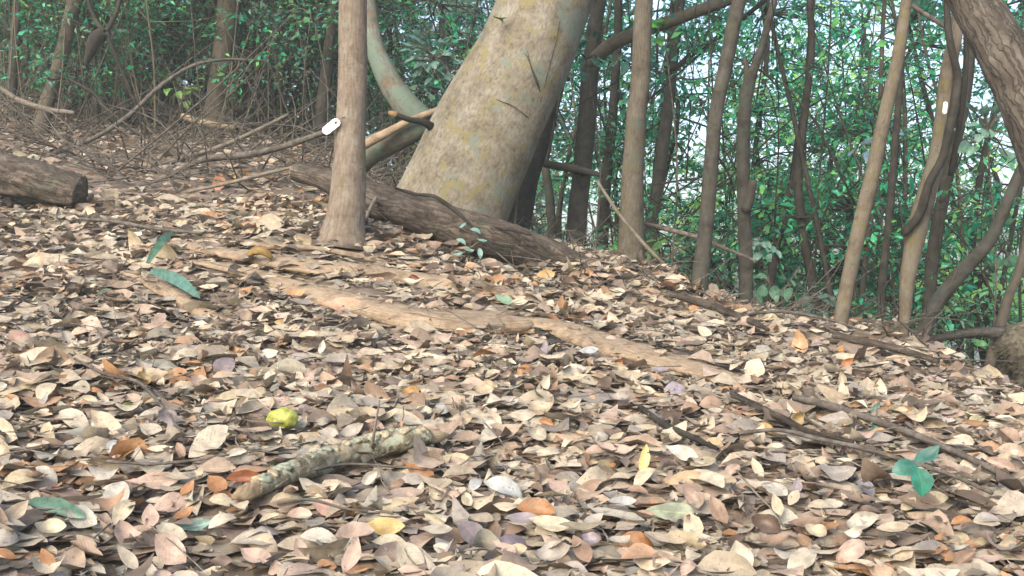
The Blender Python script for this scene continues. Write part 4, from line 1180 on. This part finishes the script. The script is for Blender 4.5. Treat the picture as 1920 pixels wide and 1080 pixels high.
CN = {
    'tan': (0.47, 0.385, 0.27), 'beige': (0.43, 0.385, 0.30), 'cream': (0.48, 0.42, 0.30), 'grey': (0.34, 0.31, 0.27), 'pale': (0.46, 0.43, 0.36), 'pink-tan': (0.42, 0.31, 0.245),
    'brown': (0.26, 0.175, 0.12), 'dark brown': (0.12, 0.082, 0.06), 'orange-brown': (0.36, 0.18, 0.075), 'ochre': (0.36, 0.26, 0.11), 'mauve-grey': (0.27, 0.235, 0.25), 'silver': (0.39, 0.405, 0.40)}
LITG = 'single fallen leaves lying on top of the litter'
HERO = (   # px, py, length px, width factor, angle, colour, shape, facing, label
    (1208, 866, 66, 0.30, 84, (0.62, 0.50, 0.20), 'lance', 0.75, 'upright spotted yellow leaf standing on its tip'),
    (390, 832, 96, 0.50, 52, CN['beige'], 'flat', 0.6, 'large beige leaf tilted up left of the lichen-crusted branch'),
    (220, 934, 84, 0.55, 82, CN['pale'], 'oval', 0.6, 'large pale oval leaf overlapping a tan one'),
    (232, 960, 66, 0.5, 62, CN['cream'], 'oval', 0.6, 'cream leaf tucked under the large pale oval leaf'),
    (105, 926, 140, 0.45, 176, (0.30, 0.21, 0.16), 'arched', 0.45, 'wide brown arched leaf behind the pale green leaf'),
    (88, 893, 60, 0.42, -48, CN['pale'], 'oval', 0.55, 'small pale oval leaf leaning on the wide brown arched leaf'),
    (203, 800, 90, 0.42, -40, CN['tan'], 'lance', 0.55, 'tan pointed leaf slanting down above the small white oval leaf'),
    (140, 790, 80, 0.45, -40, CN['beige'], 'oval', 0.55, 'beige oval leaf left of the tan pointed slanting leaf'),
    (211, 838, 34, 0.55, 75, CN['silver'], 'oval', 0.6, 'small white oval leaf beside a small orange leaf'),
    (236, 836, 36, 0.7, 20, CN['orange-brown'], 'curled', 0.5, 'small orange leaf beside the small white oval leaf'),
    (945, 916, 84, 0.42, -25, CN['silver'], 'oval', 0.6, 'silver white pointed leaf right of lichen-crusted branch'),
    (891, 911, 36, 0.6, 55, CN['silver'], 'oval', 0.6, 'small silver leaf touching the silver white pointed leaf'),
    (612, 956, 64, 0.55, -30, (0.50, 0.31, 0.24), 'flat', 0.55, 'rose pink leaf in front of the lichen-crusted branch'),
    (716, 992, 90, 0.40, 12, (0.48, 0.34, 0.12), 'wavy', 0.5, 'ochre yellow leaf at the near edge below the branch'),
    (1036, 988, 96, 0.34, -14, CN['cream'], 'lance', 0.5, 'long cream leaf at the near edge with ochre stain'),
    (884, 1004, 70, 0.62, -62, (0.15, 0.125, 0.135), 'oval', 0.55, 'dark mauve leaf standing at the near edge'),
    (960, 1020, 104, 0.42, 3, (0.17, 0.14, 0.155), 'arched', 0.4, 'broad dark mauve leaf right of the standing mauve leaf'),
    (1265, 732, 46, 0.62, 10, (0.33, 0.29, 0.33), 'oval', 0.55, 'lavender grey leaf in the middle of the slope'),
    (421, 690, 62, 0.62, 70, (0.23, 0.19, 0.20), 'oval', 0.55, 'large purple-grey leaf above the yellow-green fruit'),
    (410, 345, 40, 0.62, 84, (0.50, 0.24, 0.13), 'wavy', 0.65, 'coral orange leaf standing before the dark dead branch'),
    (436, 340, 30, 0.5, 75, (0.30, 0.20, 0.05), 'folded', 0.6, 'olive ochre leaf beside the coral orange leaf'),
    (60, 497, 60, 0.55, 50, (0.50, 0.37, 0.25), 'cupped', 0.6, 'peach tan leaf standing below the weathered log end'),
    (32, 636, 54, 0.55, 48, (0.40, 0.25, 0.20), 'oval', 0.6, 'reddish pink leaf at the left edge of the slope'),
    (1497, 650, 62, 0.50, 80, (0.45, 0.28, 0.15), 'cupped', 0.65, 'orange tan leaf upright on the ridge'),
    (1580, 657, 46, 0.35, 28, (0.44, 0.22, 0.06), 'lance', 0.5, 'bright orange leaf on the ridge before the slim pale tree'),
    (1586, 688, 36, 0.5, 70, (0.38, 0.16, 0.06), 'curled', 0.5, 'rust orange leaf under the bright orange leaf'),
    (1020, 520, 44, 0.6, 30, (0.48, 0.30, 0.11), 'wavy', 0.6, 'golden tan leaf below the right end of the fallen log'),
    (1436, 806, 44, 0.45, -35, (0.42, 0.25, 0.07), 'oval', 0.55, 'golden orange leaf at the end of the rusty brown stick'),
    (1388, 768, 80, 0.30, -22, (0.27, 0.13, 0.06), 'arched', 0.5, 'long rust brown leaf along the rusty brown stick'),
    (1340, 836, 44, 0.6, -40, (0.42, 0.29, 0.15), 'oval', 0.55, 'tan orange leaf above two small white leaf tips'),
    (1624, 917, 46, 0.55, -60, (0.17, 0.165, 0.20), 'oval', 0.5, 'blue-grey leaf left of the teal three-leaved seedling'),
    (1666, 856, 34, 0.6, 0, (0.46, 0.36, 0.12), 'oval', 0.5, 'yellow leaf behind the teal three-leaved seedling'),
    (1645, 735, 50, 0.6, 60, CN['cream'], 'cupped', 0.55, 'cream curled leaf below the dark crack on the ridge'),
    (1412, 696, 52, 0.75, 75, (0.62, 0.54, 0.38), 'wavy', 0.6, 'crumpled cream leaf at the lower end of straight tan root'),
    (770, 740, 44, 0.5, 20, (0.40, 0.23, 0.08), 'curled', 0.5, 'amber curled leaf right of the yellow-green fruit'),
    (460, 905, 76, 0.36, 8, (0.27, 0.10, 0.045), 'folded', 0.5, 'red-brown folded leaf at left end of lichen-crusted branch'),
    (566, 800, 40, 0.45, 70, CN['cream'], 'lance', 0.6, 'cream pointed leaf rising behind the yellow-green fruit'),
    (642, 575, 90, 0.34, 4, (0.50, 0.30, 0.20), 'wavy', 0.5, 'large salmon leaf lying on the broad tan root'),
    (1120, 560, 40, 0.5, 60, CN['cream'], 'cupped', 0.6, 'pale leaf standing between roots and bowed tree'),
    (1150, 600, 36, 0.6, -60, CN['cream'], 'cupped', 0.6, 'cream leaf leaning over the straight tan root'),
    (775, 525, 22, 0.8, 40, (0.16, 0.05, 0.03), 'curled', 0.6, 'tiny dark red leaf between the two long tan roots'),
    (252, 460, 60, 0.4, 100, (0.52, 0.43, 0.27), 'cupped', 0.65, 'buff leaf standing on edge above the green grass blades'),
    (22, 700, 60, 0.5, 20, CN['dark brown'], 'arched', 0.5, 'dark brown arched leaf at the left edge'),
    (290, 905, 110, 0.26, 12, CN['pink-tan'], 'wavy', 0.5, 'long pink-tan leaf under the straight thin twig'),
    (1205, 735, 50, 0.4, -10, CN['cream'], 'wavy', 0.5, 'cream crumpled leaf left of the lavender grey leaf'),
    (1300, 900, 120, 0.32, -20, (0.45, 0.32, 0.19), 'arched', 0.5, 'long tan-orange leaf right of the spotted yellow leaf'),
    (1070, 700, 60, 0.5, 25, CN['pale'], 'wavy', 0.5, 'pale crumpled leaf below the straight tan root'),
    (600, 1010, 80, 0.4, -10, CN['pale'], 'oval', 0.5, 'pale oval leaf at the near edge under the rose leaf'),
    (820, 975, 60, 0.5, -20, CN['cream'], 'cupped', 0.5, 'cream cupped leaf left of the standing mauve leaf'),
    (1830, 640 + 150, 40, 0.5, 30, (0.36, 0.34, 0.2), 'oval', 0.5, 'greenish tan leaf on the right slope below the monkey'),
)
for (px, py, lpx, wf, ang, colr, shp, face, lab) in HERO:
    o = place_leaf(px, py, lpx, wf, ang, colr, shp, face)
    tag(o, lab, 'leaf', LITG)
for (px, py, lpx, wf, ang, colr, shp, face, lab) in (
    (103, 968, 120, 0.30, -6, (0.20, 0.36, 0.28), 'folded', 0.5, 'pale green folded leaf in front of the wide brown leaf'),
    (366, 990, 76, 0.30, 18, (0.26, 0.42, 0.36), 'lance', 0.5, 'pale teal narrow leaf in the near litter'),
    (720, 768, 34, 0.6, 75, (0.20, 0.34, 0.25), 'oval', 0.6, 'small grey-green leaf standing right of the fruit'),
    (945, 563, 40, 0.45, -30, (0.22, 0.36, 0.25), 'flat', 0.6, 'pale green leaf on the broad tan root'),
    (240, 765, 34, 0.5, 10, (0.12, 0.17, 0.02), 'oval', 0.5, 'dark olive green leaf left of the yellow-green fruit'),
    (1640, 770, 34, 0.4, 60, (0.10, 0.24, 0.18), 'lance', 0.6, 'teal leaf standing behind the long brown stick'),
    (1640, 806, 40, 0.35, 80, (0.10, 0.25, 0.20), 'lance', 0.6, 'teal leaf drooping over the long brown stick'),
    (195, 549, 26, 0.4, 30, (0.10, 0.30, 0.22), 'flat', 0.6, 'small teal leaf scrap left of the grass blades'),
    (1260, 964, 100, 0.40, -12, (0.38, 0.43, 0.30), 'flat', 0.5, 'broad greyish green leaf at the near edge right of centre'),
):
    o = place_leaf(px, py, lpx, wf, ang, colr, shp, face, green=True)
    tag(o, lab, 'leaf', LITG)

# the other single leaves that show largest
MARKS = (('the lichen-crusted branch', 640, 880), ('the yellow-green fruit', 530, 795), ('the three-leaved seedling', 1725, 885), ('the spotted yellow leaf', 1208, 866), ('the broad tan root', 840, 592),
         ('the straight tan root', 1200, 655), ('the long brown stick', 1640, 806), ('the large pale oval leaf', 220, 934), ('the purple-grey leaf', 421, 690), ('the lavender leaf', 1265, 732),
         ('the silver white leaf', 945, 916), ('the broad mauve leaf', 960, 1020), ('the green grass blades', 310, 520), ('the slender tree', 650, 430), ('the slim pale tree', 1575, 620), ('the weathered log end', 80, 380))
names = list(CN)
cw = np.array([12, 11, 4, 8, 4, 9, 9, 4, 4, 0.7, 2, 2], float)
cw /= cw.sum()
cells = [(cx, cy) for cy in range(600, 1080, 32) for cx in range(10, 1915, 84)]
random.shuffle(cells)
hero_px = [(h[0], h[1]) for h in HERO]
made = 0
for (cx, cy) in cells:
    px, py = cx + rng.uniform(-36, 36), cy + rng.uniform(-12, 12)
    if made >= 238 or py > 1072:
        continue
    if any(abs(px - a) < 44 and abs(py - b) < 24 for a, b in hero_px):
        continue
    if px > 1400 and py < 660 + (px - 1400) * 0.2:
        continue
    if 460 < px < 840 and abs(py - (935 - (px - 478) * 0.31)) < 42:
        continue
    if (970 < px < 1420 and abs(py - (596 + (px - 975) * 0.26)) < 24) or (560 < px < 1000 and py < 630):
        continue
    if abs(px - 530) < 60 and abs(py - 795) < 45 or abs(px - 1725) < 60 and abs(py - 880) < 60:
        continue
    nm = names[rng.choice(len(names), p=cw)]
    shp = SHAPES[rng.integers(0, 8)][0]
    p, t = hit(px, py)
    Lm = rng.uniform(0.042, 0.086)
    o = place_leaf(px, py, Lm * F / t, rng.uniform(0.34, 0.62), rng.uniform(-75, 75) if rng.random() < 0.8 else rng.uniform(0, 360), tuple(np.array(CN[nm]) * rng.uniform(0.85, 1.1)), shp, rng.uniform(0.1, 0.7), lift=rng.uniform(0.0, 0.016))
    szn = 'small' if Lm < 0.054 else 'large' if Lm > 0.074 else 'medium'
    mk = min(MARKS, key=lambda q: (q[1] - px) ** 2 + ((q[2] - py) * 1.6) ** 2)
    dx, dy = px - mk[1], (py - mk[2]) * 1.6
    side = ('right of' if dx > 0 else 'left of') if abs(dx) > abs(dy) else ('in front of' if dy > 0 else 'behind')
    far = math.hypot(dx, dy)
    want(o, f'{szn} {nm} {shp} leaf {"close " if far < 110 else ""}{side} {mk[0]}', px, 'leaf', LITG)
    made += 1


# green grass blades
def blade(pts2, w, colr, lab):
    p3 = []
    for (px, py, dz) in pts2:
        p, t = hit(px, py)
        p3.append(p + unit(CAM - p) * dz * 1.0 + np.array((0, 0, dz * 0.6)))
    p3 = np.array(p3)
    pp, _ = smooth_path(p3, np.ones(len(p3)), 14)
    tan = unit(np.gradient(pp, axis=0))
    toc = unit(CAM - pp)
    sd_ = unit(np.cross(tan, toc))
    prof = np.sin(np.linspace(0.25, math.pi, 14)) ** 0.7 * w * 0.5
    V = np.stack([pp - sd_ * prof[:, None], pp + toc * -0.004, pp + sd_ * prof[:, None]], 1).reshape(-1, 3)
    i = np.arange(13)[:, None] * 3
    Q = np.concatenate([np.stack([i + j, i + 3 + j, i + 4 + j, i + 1 + j], -1).reshape(-1, 4) for j in (0, 1)])
    UV = np.tile(np.array([(0.0, 0.0), (0.0, 0.5), (0.0, 1.0)]), (14, 1))
    o = link('grass_blade', mesh_np('grass_blade', V, Q, UV), M['green_leaf'], label=lab, cat='grass blade', group='green grass blades on the slope')
    o.color = (colr[0] * 0.8 + 0.01, colr[1] * 0.62, colr[2] * 0.66, 1)
    return o


blade([(276, 502, 0.03), (292, 484, 0.06), (308, 468, 0.08), (326, 453, 0.08)], 0.034, (0.10, 0.32, 0.20), 'green grass blade pointing up right from the leaves')
blade([(282, 522, 0.05), (310, 532, 0.06), (342, 548, 0.06), (376, 572, 0.04)], 0.046, (0.09, 0.30, 0.23), 'broad teal grass blade pointing down right over the grey root')


# little plants whose leaves can be told apart
def plant(name, base, stems, leaves, stem_r, lab, cat, mat='twig', group=None):
    """stems: list of point lists; leaves: (pos, xdir, normal, length, width factor, shape, colour)"""
    o = root(name, base, lab, cat, group)
    for s_ in stems:
        tube('stem', s_, np.linspace(1, 0.5, len(s_)) * stem_r, M[mat], 10, 6, o)
    for (pos, xd, nd, L, wf, shp, colr) in leaves:
        l_ = bpy.data.objects.new('leaf', GREENM[shp])
        COL.objects.link(l_)
        orient(l_, np.asarray(pos), np.asarray(xd, float), np.asarray(nd, float), L, wf)
        l_.parent = o
        l_.matrix_parent_inverse = Matrix.Translation(o.location).inverted()
        l_.color = (*colr, 1)
    return o


g0, tg = hit(1716, 925)
tg -= 0.06
hub = P(1714, 872, tg - 0.03)
tq = (0.04, 0.17, 0.125)
plant('seedling', g0, [[g0 - np.array((0, 0, 0.03)), (g0 + hub) / 2 + np.array((0.01, 0, 0)), hub]],
      [(P(1698, 876, tg - 0.05), (-1, -0.2, -0.25), (0, -0.75, 0.7), 0.062, 0.66, 'oval', tq), (P(1738, 855, tg - 0.02), (0.9, 0.2, 0.5), (0, -0.6, 0.8), 0.072, 0.45, 'lance', (0.05, 0.16, 0.13)),
       (P(1727, 902, tg - 0.07), (0.1, -0.4, -0.9), (0, -0.85, 0.5), 0.066, 0.72, 'oval', (0.03, 0.18, 0.12))],
      0.0025, 'teal three-leaved seedling sprouting from the litter at lower right', 'seedling')
g0, tg = hit(880, 486)
tips = [(868, 425), (892, 432), (902, 452), (865, 452), (878, 470), (900, 474), (860, 478)]
plant('seedling', g0, [[g0, P(882, 460, tg - 0.05), P(880, 425, tg - 0.08)], [P(882, 465, tg - 0.05), P(895, 455, tg - 0.06), P(904, 450, tg - 0.07)]],
      [(P(x, y, tg - 0.08), unit((rng.normal(0, 1), -0.3, rng.normal(-0.3, 0.4))), (rng.normal(0, 0.3), -0.6, 0.8), 0.06, 0.42, ['lance', 'oval'][k % 2], (0.16, 0.29, 0.25)) for k, (x, y) in enumerate(tips)],
      0.003, 'blue-green seedling growing in front of the fallen log', 'seedling')


def bush(px, py, t, n, sx, sy, L, colr, lab, cat='plant', wf=0.45, droop=-0.35, name='broad_leaf_plant', jitter=0.2, group=None, stem_mat='twig'):
    c = P(px, py, t)
    zb = float(ground_z(c[0], c[1]))
    base = np.array((c[0] + 0.05, c[1] + 0.1, min(zb, c[2] - 0.2)))
    stems = [[base, (base + c) / 2 + np.array((0.06, 0.02, 0)), c]]
    leaves = []
    for k in range(n):
        e = c + np.array((rng.uniform(-1, 1) * sx, rng.uniform(-0.25, 0.15), rng.uniform(-1, 1) * sy)) * (t / F) * np.array((1, F / t, 1))
        if k % 3 == 0:
            stems.append([c, (c + e) / 2 + np.array((0, 0, 0.03)), e])
        d = unit(np.array((e[0] - c[0], 0, e[2] - c[2])) * 2 + np.array((rng.normal(0, 0.15), -0.25, droop * 0.3)))
        k_ = np.array(colr) * rng.uniform(1 - jitter, 1 + jitter * 1.5)
        leaves.append((e, d, (rng.normal(0, 0.4), -0.5, 0.9), L * rng.uniform(0.75, 1.2), wf * rng.uniform(0.85, 1.15), ['lance', 'oval', 'arched'][k % 3], tuple(k_)))
    return plant(name, base, stems, leaves, 0.007, lab, cat, stem_mat, group)


BG = 'broad-leaved plants among the trunks'
bush(815, 110, 7.2, 30, 52, 42, 0.13, (0.11, 0.21, 0.17), 'blue-green broad-leaved plant left of the thick leaning tree', group=BG)
bush(790, 175, 7.4, 14, 45, 22, 0.12, (0.08, 0.17, 0.10), 'lower dark broad-leaved plant left of the thick leaning tree', group=BG)
bush(340, 172, 8.0, 12, 40, 28, 0.12, (0.08, 0.18, 0.03), 'yellow-green plant left of the mossy brown trunk', group=BG)
bush(945, 62, 5.9, 4, 18, 10, 0.12, (0.05, 0.15, 0.03), 'dark green leaf sprig left of the thick trunk top', group=BG)
bush(1245, 58, 6.3, 3, 26, 4, 0.15, (0.06, 0.22, 0.03), 'bright green sprig hanging under the side branch', group=BG)
bush(1422, 462, 6.4, 12, 30, 20, 0.10, (0.15, 0.29, 0.22), 'pale blue-green plant right of the knotted grey sapling', group=BG)
bush(1255, 462, 7.0, 20, 45, 24, 0.09, (0.14, 0.30, 0.08), 'light green plant between straight brown tree and bowed tree', group=BG)
bush(1445, 535, 6.6, 12, 36, 24, 0.12, (0.10, 0.22, 0.13), 'green plant low behind the knotted grey sapling', group=BG)
bush(1540, 560, 6.6, 12, 40, 26, 0.12, (0.07, 0.17, 0.13), 'teal plant low left of the slim pale tree', group=BG)
bush(1640, 270, 6.6, 10, 36, 40, 0.13, (0.10, 0.17, 0.22), 'blue-grey leafed plant behind the slim pale tree', group=BG)
bush(1850, 250, 6.4, 22, 60, 50, 0.13, (0.13, 0.25, 0.18), 'pale teal plant under the thick rough-barked trunk', group=BG)
bush(1880, 470, 6.8, 24, 50, 60, 0.12, (0.06, 0.16, 0.08), 'dark green plant above the monkey', group=BG)
bush(1800, 655, 5.9, 12, 46, 18, 0.08, (0.10, 0.26, 0.10), 'low green plant under the tail of the monkey', group=BG)
bush(1190, 100, 7.6, 14, 50, 40, 0.12, (0.04, 0.15, 0.10), 'dark teal plant behind the straight brown tree top', group=BG)
bush(1100, 110, 6.4, 10, 26, 40, 0.11, (0.04, 0.16, 0.10), 'dark teal sprig against the thick leaning tree right edge', group=BG)
bush(95, 150, 7.9, 4, 12, 8, 0.10, (0.08, 0.25, 0.20), 'teal sprig left of the lichen-patched leaning tree', group=BG)
bush(590, 40, 8.0, 16, 50, 34, 0.12, (0.05, 0.17, 0.06), 'green plant high left of the slender tan tree', group=BG)

# ------------------------------------------------------------------ small objects
def white_tag(px, py, t, l, w, ang, lab, hole=True, wire_to=None):
    c = P(px, py, t)
    o = root('plant_tag', c, lab, 'tag', 'white tags on trunks')
    a = R(ang)
    n = 20
    bm = bmesh.new()
    outer = []
    hr = w / 2
    for k in range(n):
        th = 2 * math.pi * k / n
        cx = (l / 2 - hr) * (1 if math.cos(th) >= 0 else -1)
        outer.append((cx + hr * math.cos(th), hr * math.sin(th)))
    inner = [((l / 2 - hr) + hr * 0.33 * math.cos(2 * math.pi * k / n), hr * 0.33 * math.sin(2 * math.pi * k / n)) for k in range(n)]

    def w3(p, y):
        x, z = p
        return Vector((x * math.cos(a) - z * math.sin(a), y, x * math.sin(a) + z * math.cos(a)))
    rings = [[bm.verts.new(w3(p, y)) for p in ring] for y in (-0.0015, 0.0015) for ring in (outer, inner)]
    fo, fi, bo, bi = rings
    for k in range(n):
        m = (k + 1) % n
        bm.faces.new((fo[k], fo[m], fi[m], fi[k]))
        bm.faces.new((bo[m], bo[k], bi[k], bi[m]))
        bm.faces.new((fo[m], fo[k], bo[k], bo[m]))
        bm.faces.new((fi[k], fi[m], bi[m], bi[k]))
    bmesh.ops.recalc_face_normals(bm, faces=bm.faces)
    me = bpy.data.meshes.new('plate')
    bm.to_mesh(me)
    bm.free()
    link('plate', me, M['white_plastic'], o)
    if wire_to is not None:
        h = np.array(w3((l / 2 - hr, 0), 0)) + c
        tube('nail', [wire_to + np.array((0, 0.01, 0)), wire_to + np.array((0, -0.012, 0)), wire_to + np.array((0, -0.0125, 0)), wire_to + np.array((0, -0.015, 0))], [0.0015, 0.0015, 0.0045, 0.004], M['wire'], 8, 8, o)
        tube('wire', [h + np.array((0, -0.006, 0)), (h + wire_to) / 2 + np.array((0, -0.012, 0.004)), wire_to], [0.0014] * 3, M['wire'], 10, 6, o)
    return o


white_tag(621, 237, 4.93, 0.092, 0.040, 38, 'white plastic tag hanging from the left side of the slender tree', wire_to=P(646, 220, 4.94))
white_tag(1772, 202, 5.08, 0.056, 0.020, 84, 'narrow white tag fixed upright on the vine-wrapped tree', wire_to=P(1771, 190, 5.12))

# yellow-green fruit
fp, ft = hit(532, 806)
bm = bmesh.new()
bmesh.ops.create_icosphere(bm, subdivisions=4, radius=1.0)
for v in bm.verts:
    d = v.co.normalized()
    k = 1 + 0.06 * math.sin(5 * d.x + 1) * math.sin(6 * d.z + 2) + 0.03 * math.sin(9 * d.y + 4 * d.x) + 0.02 * math.sin(12 * d.x + 3) * math.sin(11 * d.z)
    v.co = d * k
    v.co.x *= 0.037
    v.co.y *= 0.030
    v.co.z *= 0.025
me = bpy.data.meshes.new('flesh')
bm.to_mesh(me)
bm.free()
for p_ in me.polygons:
    p_.use_smooth = True
fr = root('fruit', fp + np.array((0, -0.01, 0.028)), 'yellow-green lumpy fruit lying on the leaf litter', 'fruit')
link('flesh', me, M['fruit'], fr)
tube('stalk', [fp + np.array((-0.036, -0.012, 0.03)), fp + np.array((-0.044, -0.02, 0.036)), fp + np.array((-0.05, -0.02, 0.034))], [0.003, 0.002, 0.0015], M['twig'], 6, 6, fr)

# ochre fungus on the root
fp2, ft2 = hit(490, 496)
fg = root('bracket_fungus', fp2, 'ochre yellow fungus lump on the tan root', 'fungus')
tube('cap', [fp2 + np.array((-0.05, -0.02, 0.035)), fp2 + np.array((-0.02, -0.03, 0.055)), fp2 + np.array((0.02, -0.03, 0.05)), fp2 + np.array((0.05, -0.02, 0.025))], [0.008, 0.015, 0.014, 0.007], M['fungus'], 14, 14, fg, lump=0.25, rough=0.12)

# ------------------------------------------------------------------ the monkey at the right edge, walking away to the right
T0 = 5.5
S0 = T0 / F


def mk(px, py, dt=0.0):
    return P(px + 30, py, T0 + dt)


def skin_body(name, verts, edges, radii, root_i, parent, mat, sub=2):
    me = bpy.data.meshes.new(name)
    me.from_pydata([tuple(v) for v in verts], edges, [])
    o = bpy.data.objects.new(name, me)
    COL.objects.link(o)
    mod = o.modifiers.new('skin', 'SKIN')
    mod.use_smooth_shade = True
    for i, r in enumerate(radii):
        sv = me.skin_vertices[0].data[i]
        sv.radius = (r, r) if not isinstance(r, tuple) else r
        sv.use_root = (i == root_i)
    ss = o.modifiers.new('sub', 'SUBSURF')
    ss.levels = sub
    ss.render_levels = sub
    dg = bpy.context.evaluated_depsgraph_get()
    dg.update()
    m2 = bpy.data.meshes.new_from_object(o.evaluated_get(dg))
    o.modifiers.clear()
    o.data = m2
    m2.name = name
    m2.materials.clear()
    m2.materials.append(mat)
    for p_ in m2.polygons:
        p_.use_smooth = True
    return put(o, parent)


mr = root('macaque', mk(1900, 728), 'grey-brown monkey walking out at the right edge, tail held straight back', 'monkey')
BV = [mk(1874, 644), mk(1918, 642), mk(1962, 643), mk(2005, 636), mk(2035, 612), mk(2062, 596), mk(2086, 604),       # 0-6 pelvis .. muzzle
      mk(1892, 672, -0.07), mk(1898, 700, -0.08), mk(1884, 724, -0.08), mk(1902, 733, -0.1),                              # 7-10 near hind leg
      mk(1872, 672, 0.06), mk(1858, 692, 0.06), mk(1838, 706, 0.06), mk(1850, 720, 0.05),                                 # 11-14 far hind leg
      mk(2005, 668, -0.06), mk(2000, 700, -0.06), mk(2004, 730, -0.06), mk(2020, 736, -0.07),                             # 15-18 near foreleg
      mk(2016, 668, 0.06), mk(2030, 698, 0.06), mk(2026, 728, 0.06), mk(2042, 734, 0.05), mk(1838, 630)]                                 # 19-22 far foreleg
BE = [(0, 1), (1, 2), (2, 3), (3, 4), (4, 5), (5, 6), (0, 7), (7, 8), (8, 9), (9, 10), (0, 11), (11, 12), (12, 13), (13, 14),
      (3, 15), (15, 16), (16, 17), (17, 18), (3, 19), (19, 20), (20, 21), (21, 22), (0, 23)]
BR = [0.122, 0.128, 0.125, 0.115, 0.06, 0.066, 0.03, 0.08, 0.042, 0.025, 0.018, 0.078, 0.042, 0.021, 0.016, 0.042, 0.026, 0.018, 0.015, 0.042, 0.026, 0.018, 0.015, 0.072]
body = skin_body('body', BV, BE, BR, 0, mr, M['fur'])
TV = [mk(1874, 634), mk(1846, 624), mk(1812, 622), mk(1772, 627), mk(1742, 632), mk(1716, 636), mk(1700, 639)]
tail = skin_body('tail', TV, [(i, i + 1) for i in range(6)], [0.045, 0.034, 0.025, 0.020, 0.017, 0.014, 0.008], 0, mr, M['fur_dark'])
for dt in (-0.055, 0.055):
    tube('ear', [mk(2054, 586, dt), mk(2050, 578, dt * 1.25), mk(2050, 572, dt * 1.3)], [0.017, 0.016, 0.006], M['face_skin'], 6, 10, mr)
    tube('eye', [mk(2083, 592, dt * 0.5), mk(2085, 592, dt * 0.5)], [0.007, 0.005], M['eye'], 4, 8, mr)
tube('face', [mk(2078, 598), mk(2090, 604), mk(2098, 610)], [0.036, 0.028, 0.014], M['face_skin'], 8, 14, mr)
# short coat: fine hairs rooted on the body
for limb, count, back in ((body, 16000, (-0.75, 0, -0.45)), (tail, 5000, (-1.0, 0, -0.05))):
    me = limb.data
    co = np.array([v.co[:] for v in me.vertices])
    no_ = np.array([v.normal[:] for v in me.vertices])
    pick = rng.integers(0, len(me.polygons), count)
    pv = np.array([me.polygons[int(k)].vertices[:3] for k in pick])
    w_ = rng.dirichlet((1, 1, 1), count)
    hp = (co[pv] * w_[..., None]).sum(1)
    hn = unit((no_[pv] * w_[..., None]).sum(1))
    hd = unit(hn * 0.5 + np.array(back) + rng.normal(0, 0.22, (count, 3)))
    hl = rng.uniform(0.016, 0.036, count)[:, None] * (1.0 if limb is body else 0.7)
    hs = unit(np.cross(hd, hn)) * 0.0016
    V = np.stack([hp - hs, hp + hs, hp + hd * hl], 1).reshape(-1, 3)
    put(link('coat', mesh_np('coat', V, np.arange(count * 3).reshape(-1, 3)), M['fur'] if limb is body else M['fur_dark'], kind='stuff'), mr)

# ------------------------------------------------------------------ the litter, pressed flat under whatever lies on it
KEEP = np.array(KEEP)
for args in ((16000, 1.3, 3.4, 0.072, 6, 4, 0.045), (14000, 3.4, 6.2, 0.076, 4, 2, 0.04), (15000, 6.2, 13.5, 0.072, 3, 2, 0.05), (16000, 1.3, 4.2, 0.024, 2, 2, 0.05, 0.75)):
    V, Q, UV, C_ = litter(*args)
    link('leaf_litter', mesh_np('leaf_litter', V, Q, UV, C_), M['litter'], kind='stuff', label='dense brown and tan leaf litter covering the forest slope', cat='leaf litter')

# ------------------------------------------------------------------ the damp morning air under the trees
hm = bpy.data.materials.new('haze')
hm.use_nodes = True
hm.node_tree.nodes.clear()
hv = hm.node_tree.nodes.new('ShaderNodeVolumePrincipled')
hv.inputs['Color'].default_value = (0.86, 0.95, 0.93, 1)
hv.inputs['Density'].default_value = 0.0045
hv.inputs['Anisotropy'].default_value = 0.2
ho = hm.node_tree.nodes.new('ShaderNodeOutputMaterial')
hm.node_tree.links.new(hv.outputs[0], ho.inputs['Volume'])
zb_, zt_ = float(gz.min()) - 1.0, max(float(gz.max()), 9.5) + 0.6
bm = bmesh.new()
bmesh.ops.create_cube(bm, size=1.0)
for v in bm.verts:
    v.co = Vector((v.co.x * 126, 30 + v.co.y * 126, (zt_ + zb_) / 2 + v.co.z * (zt_ - zb_)))
me = bpy.data.meshes.new('haze')
bm.to_mesh(me)
bm.free()
link('haze', me, hm, kind='stuff', label='thin damp morning haze hanging between the trees', cat='haze')

# ------------------------------------------------------------------ tell apart what still shares a label
ORD = ['leftmost', 'second from left', 'third from left', 'fourth from left', 'fifth from left', 'sixth from left', 'seventh from left']
by = {}
for o, lab, px in PENDING:
    by.setdefault(lab, []).append((px, o))
for lab, rows in by.items():
    rows.sort(key=lambda q: q[0])
    for k, (px, o) in enumerate(rows):
        o['label'] = lab if len(rows) == 1 else f'{lab}, {ORD[min(k, 6)]}'
bpy.context.view_layer.update()
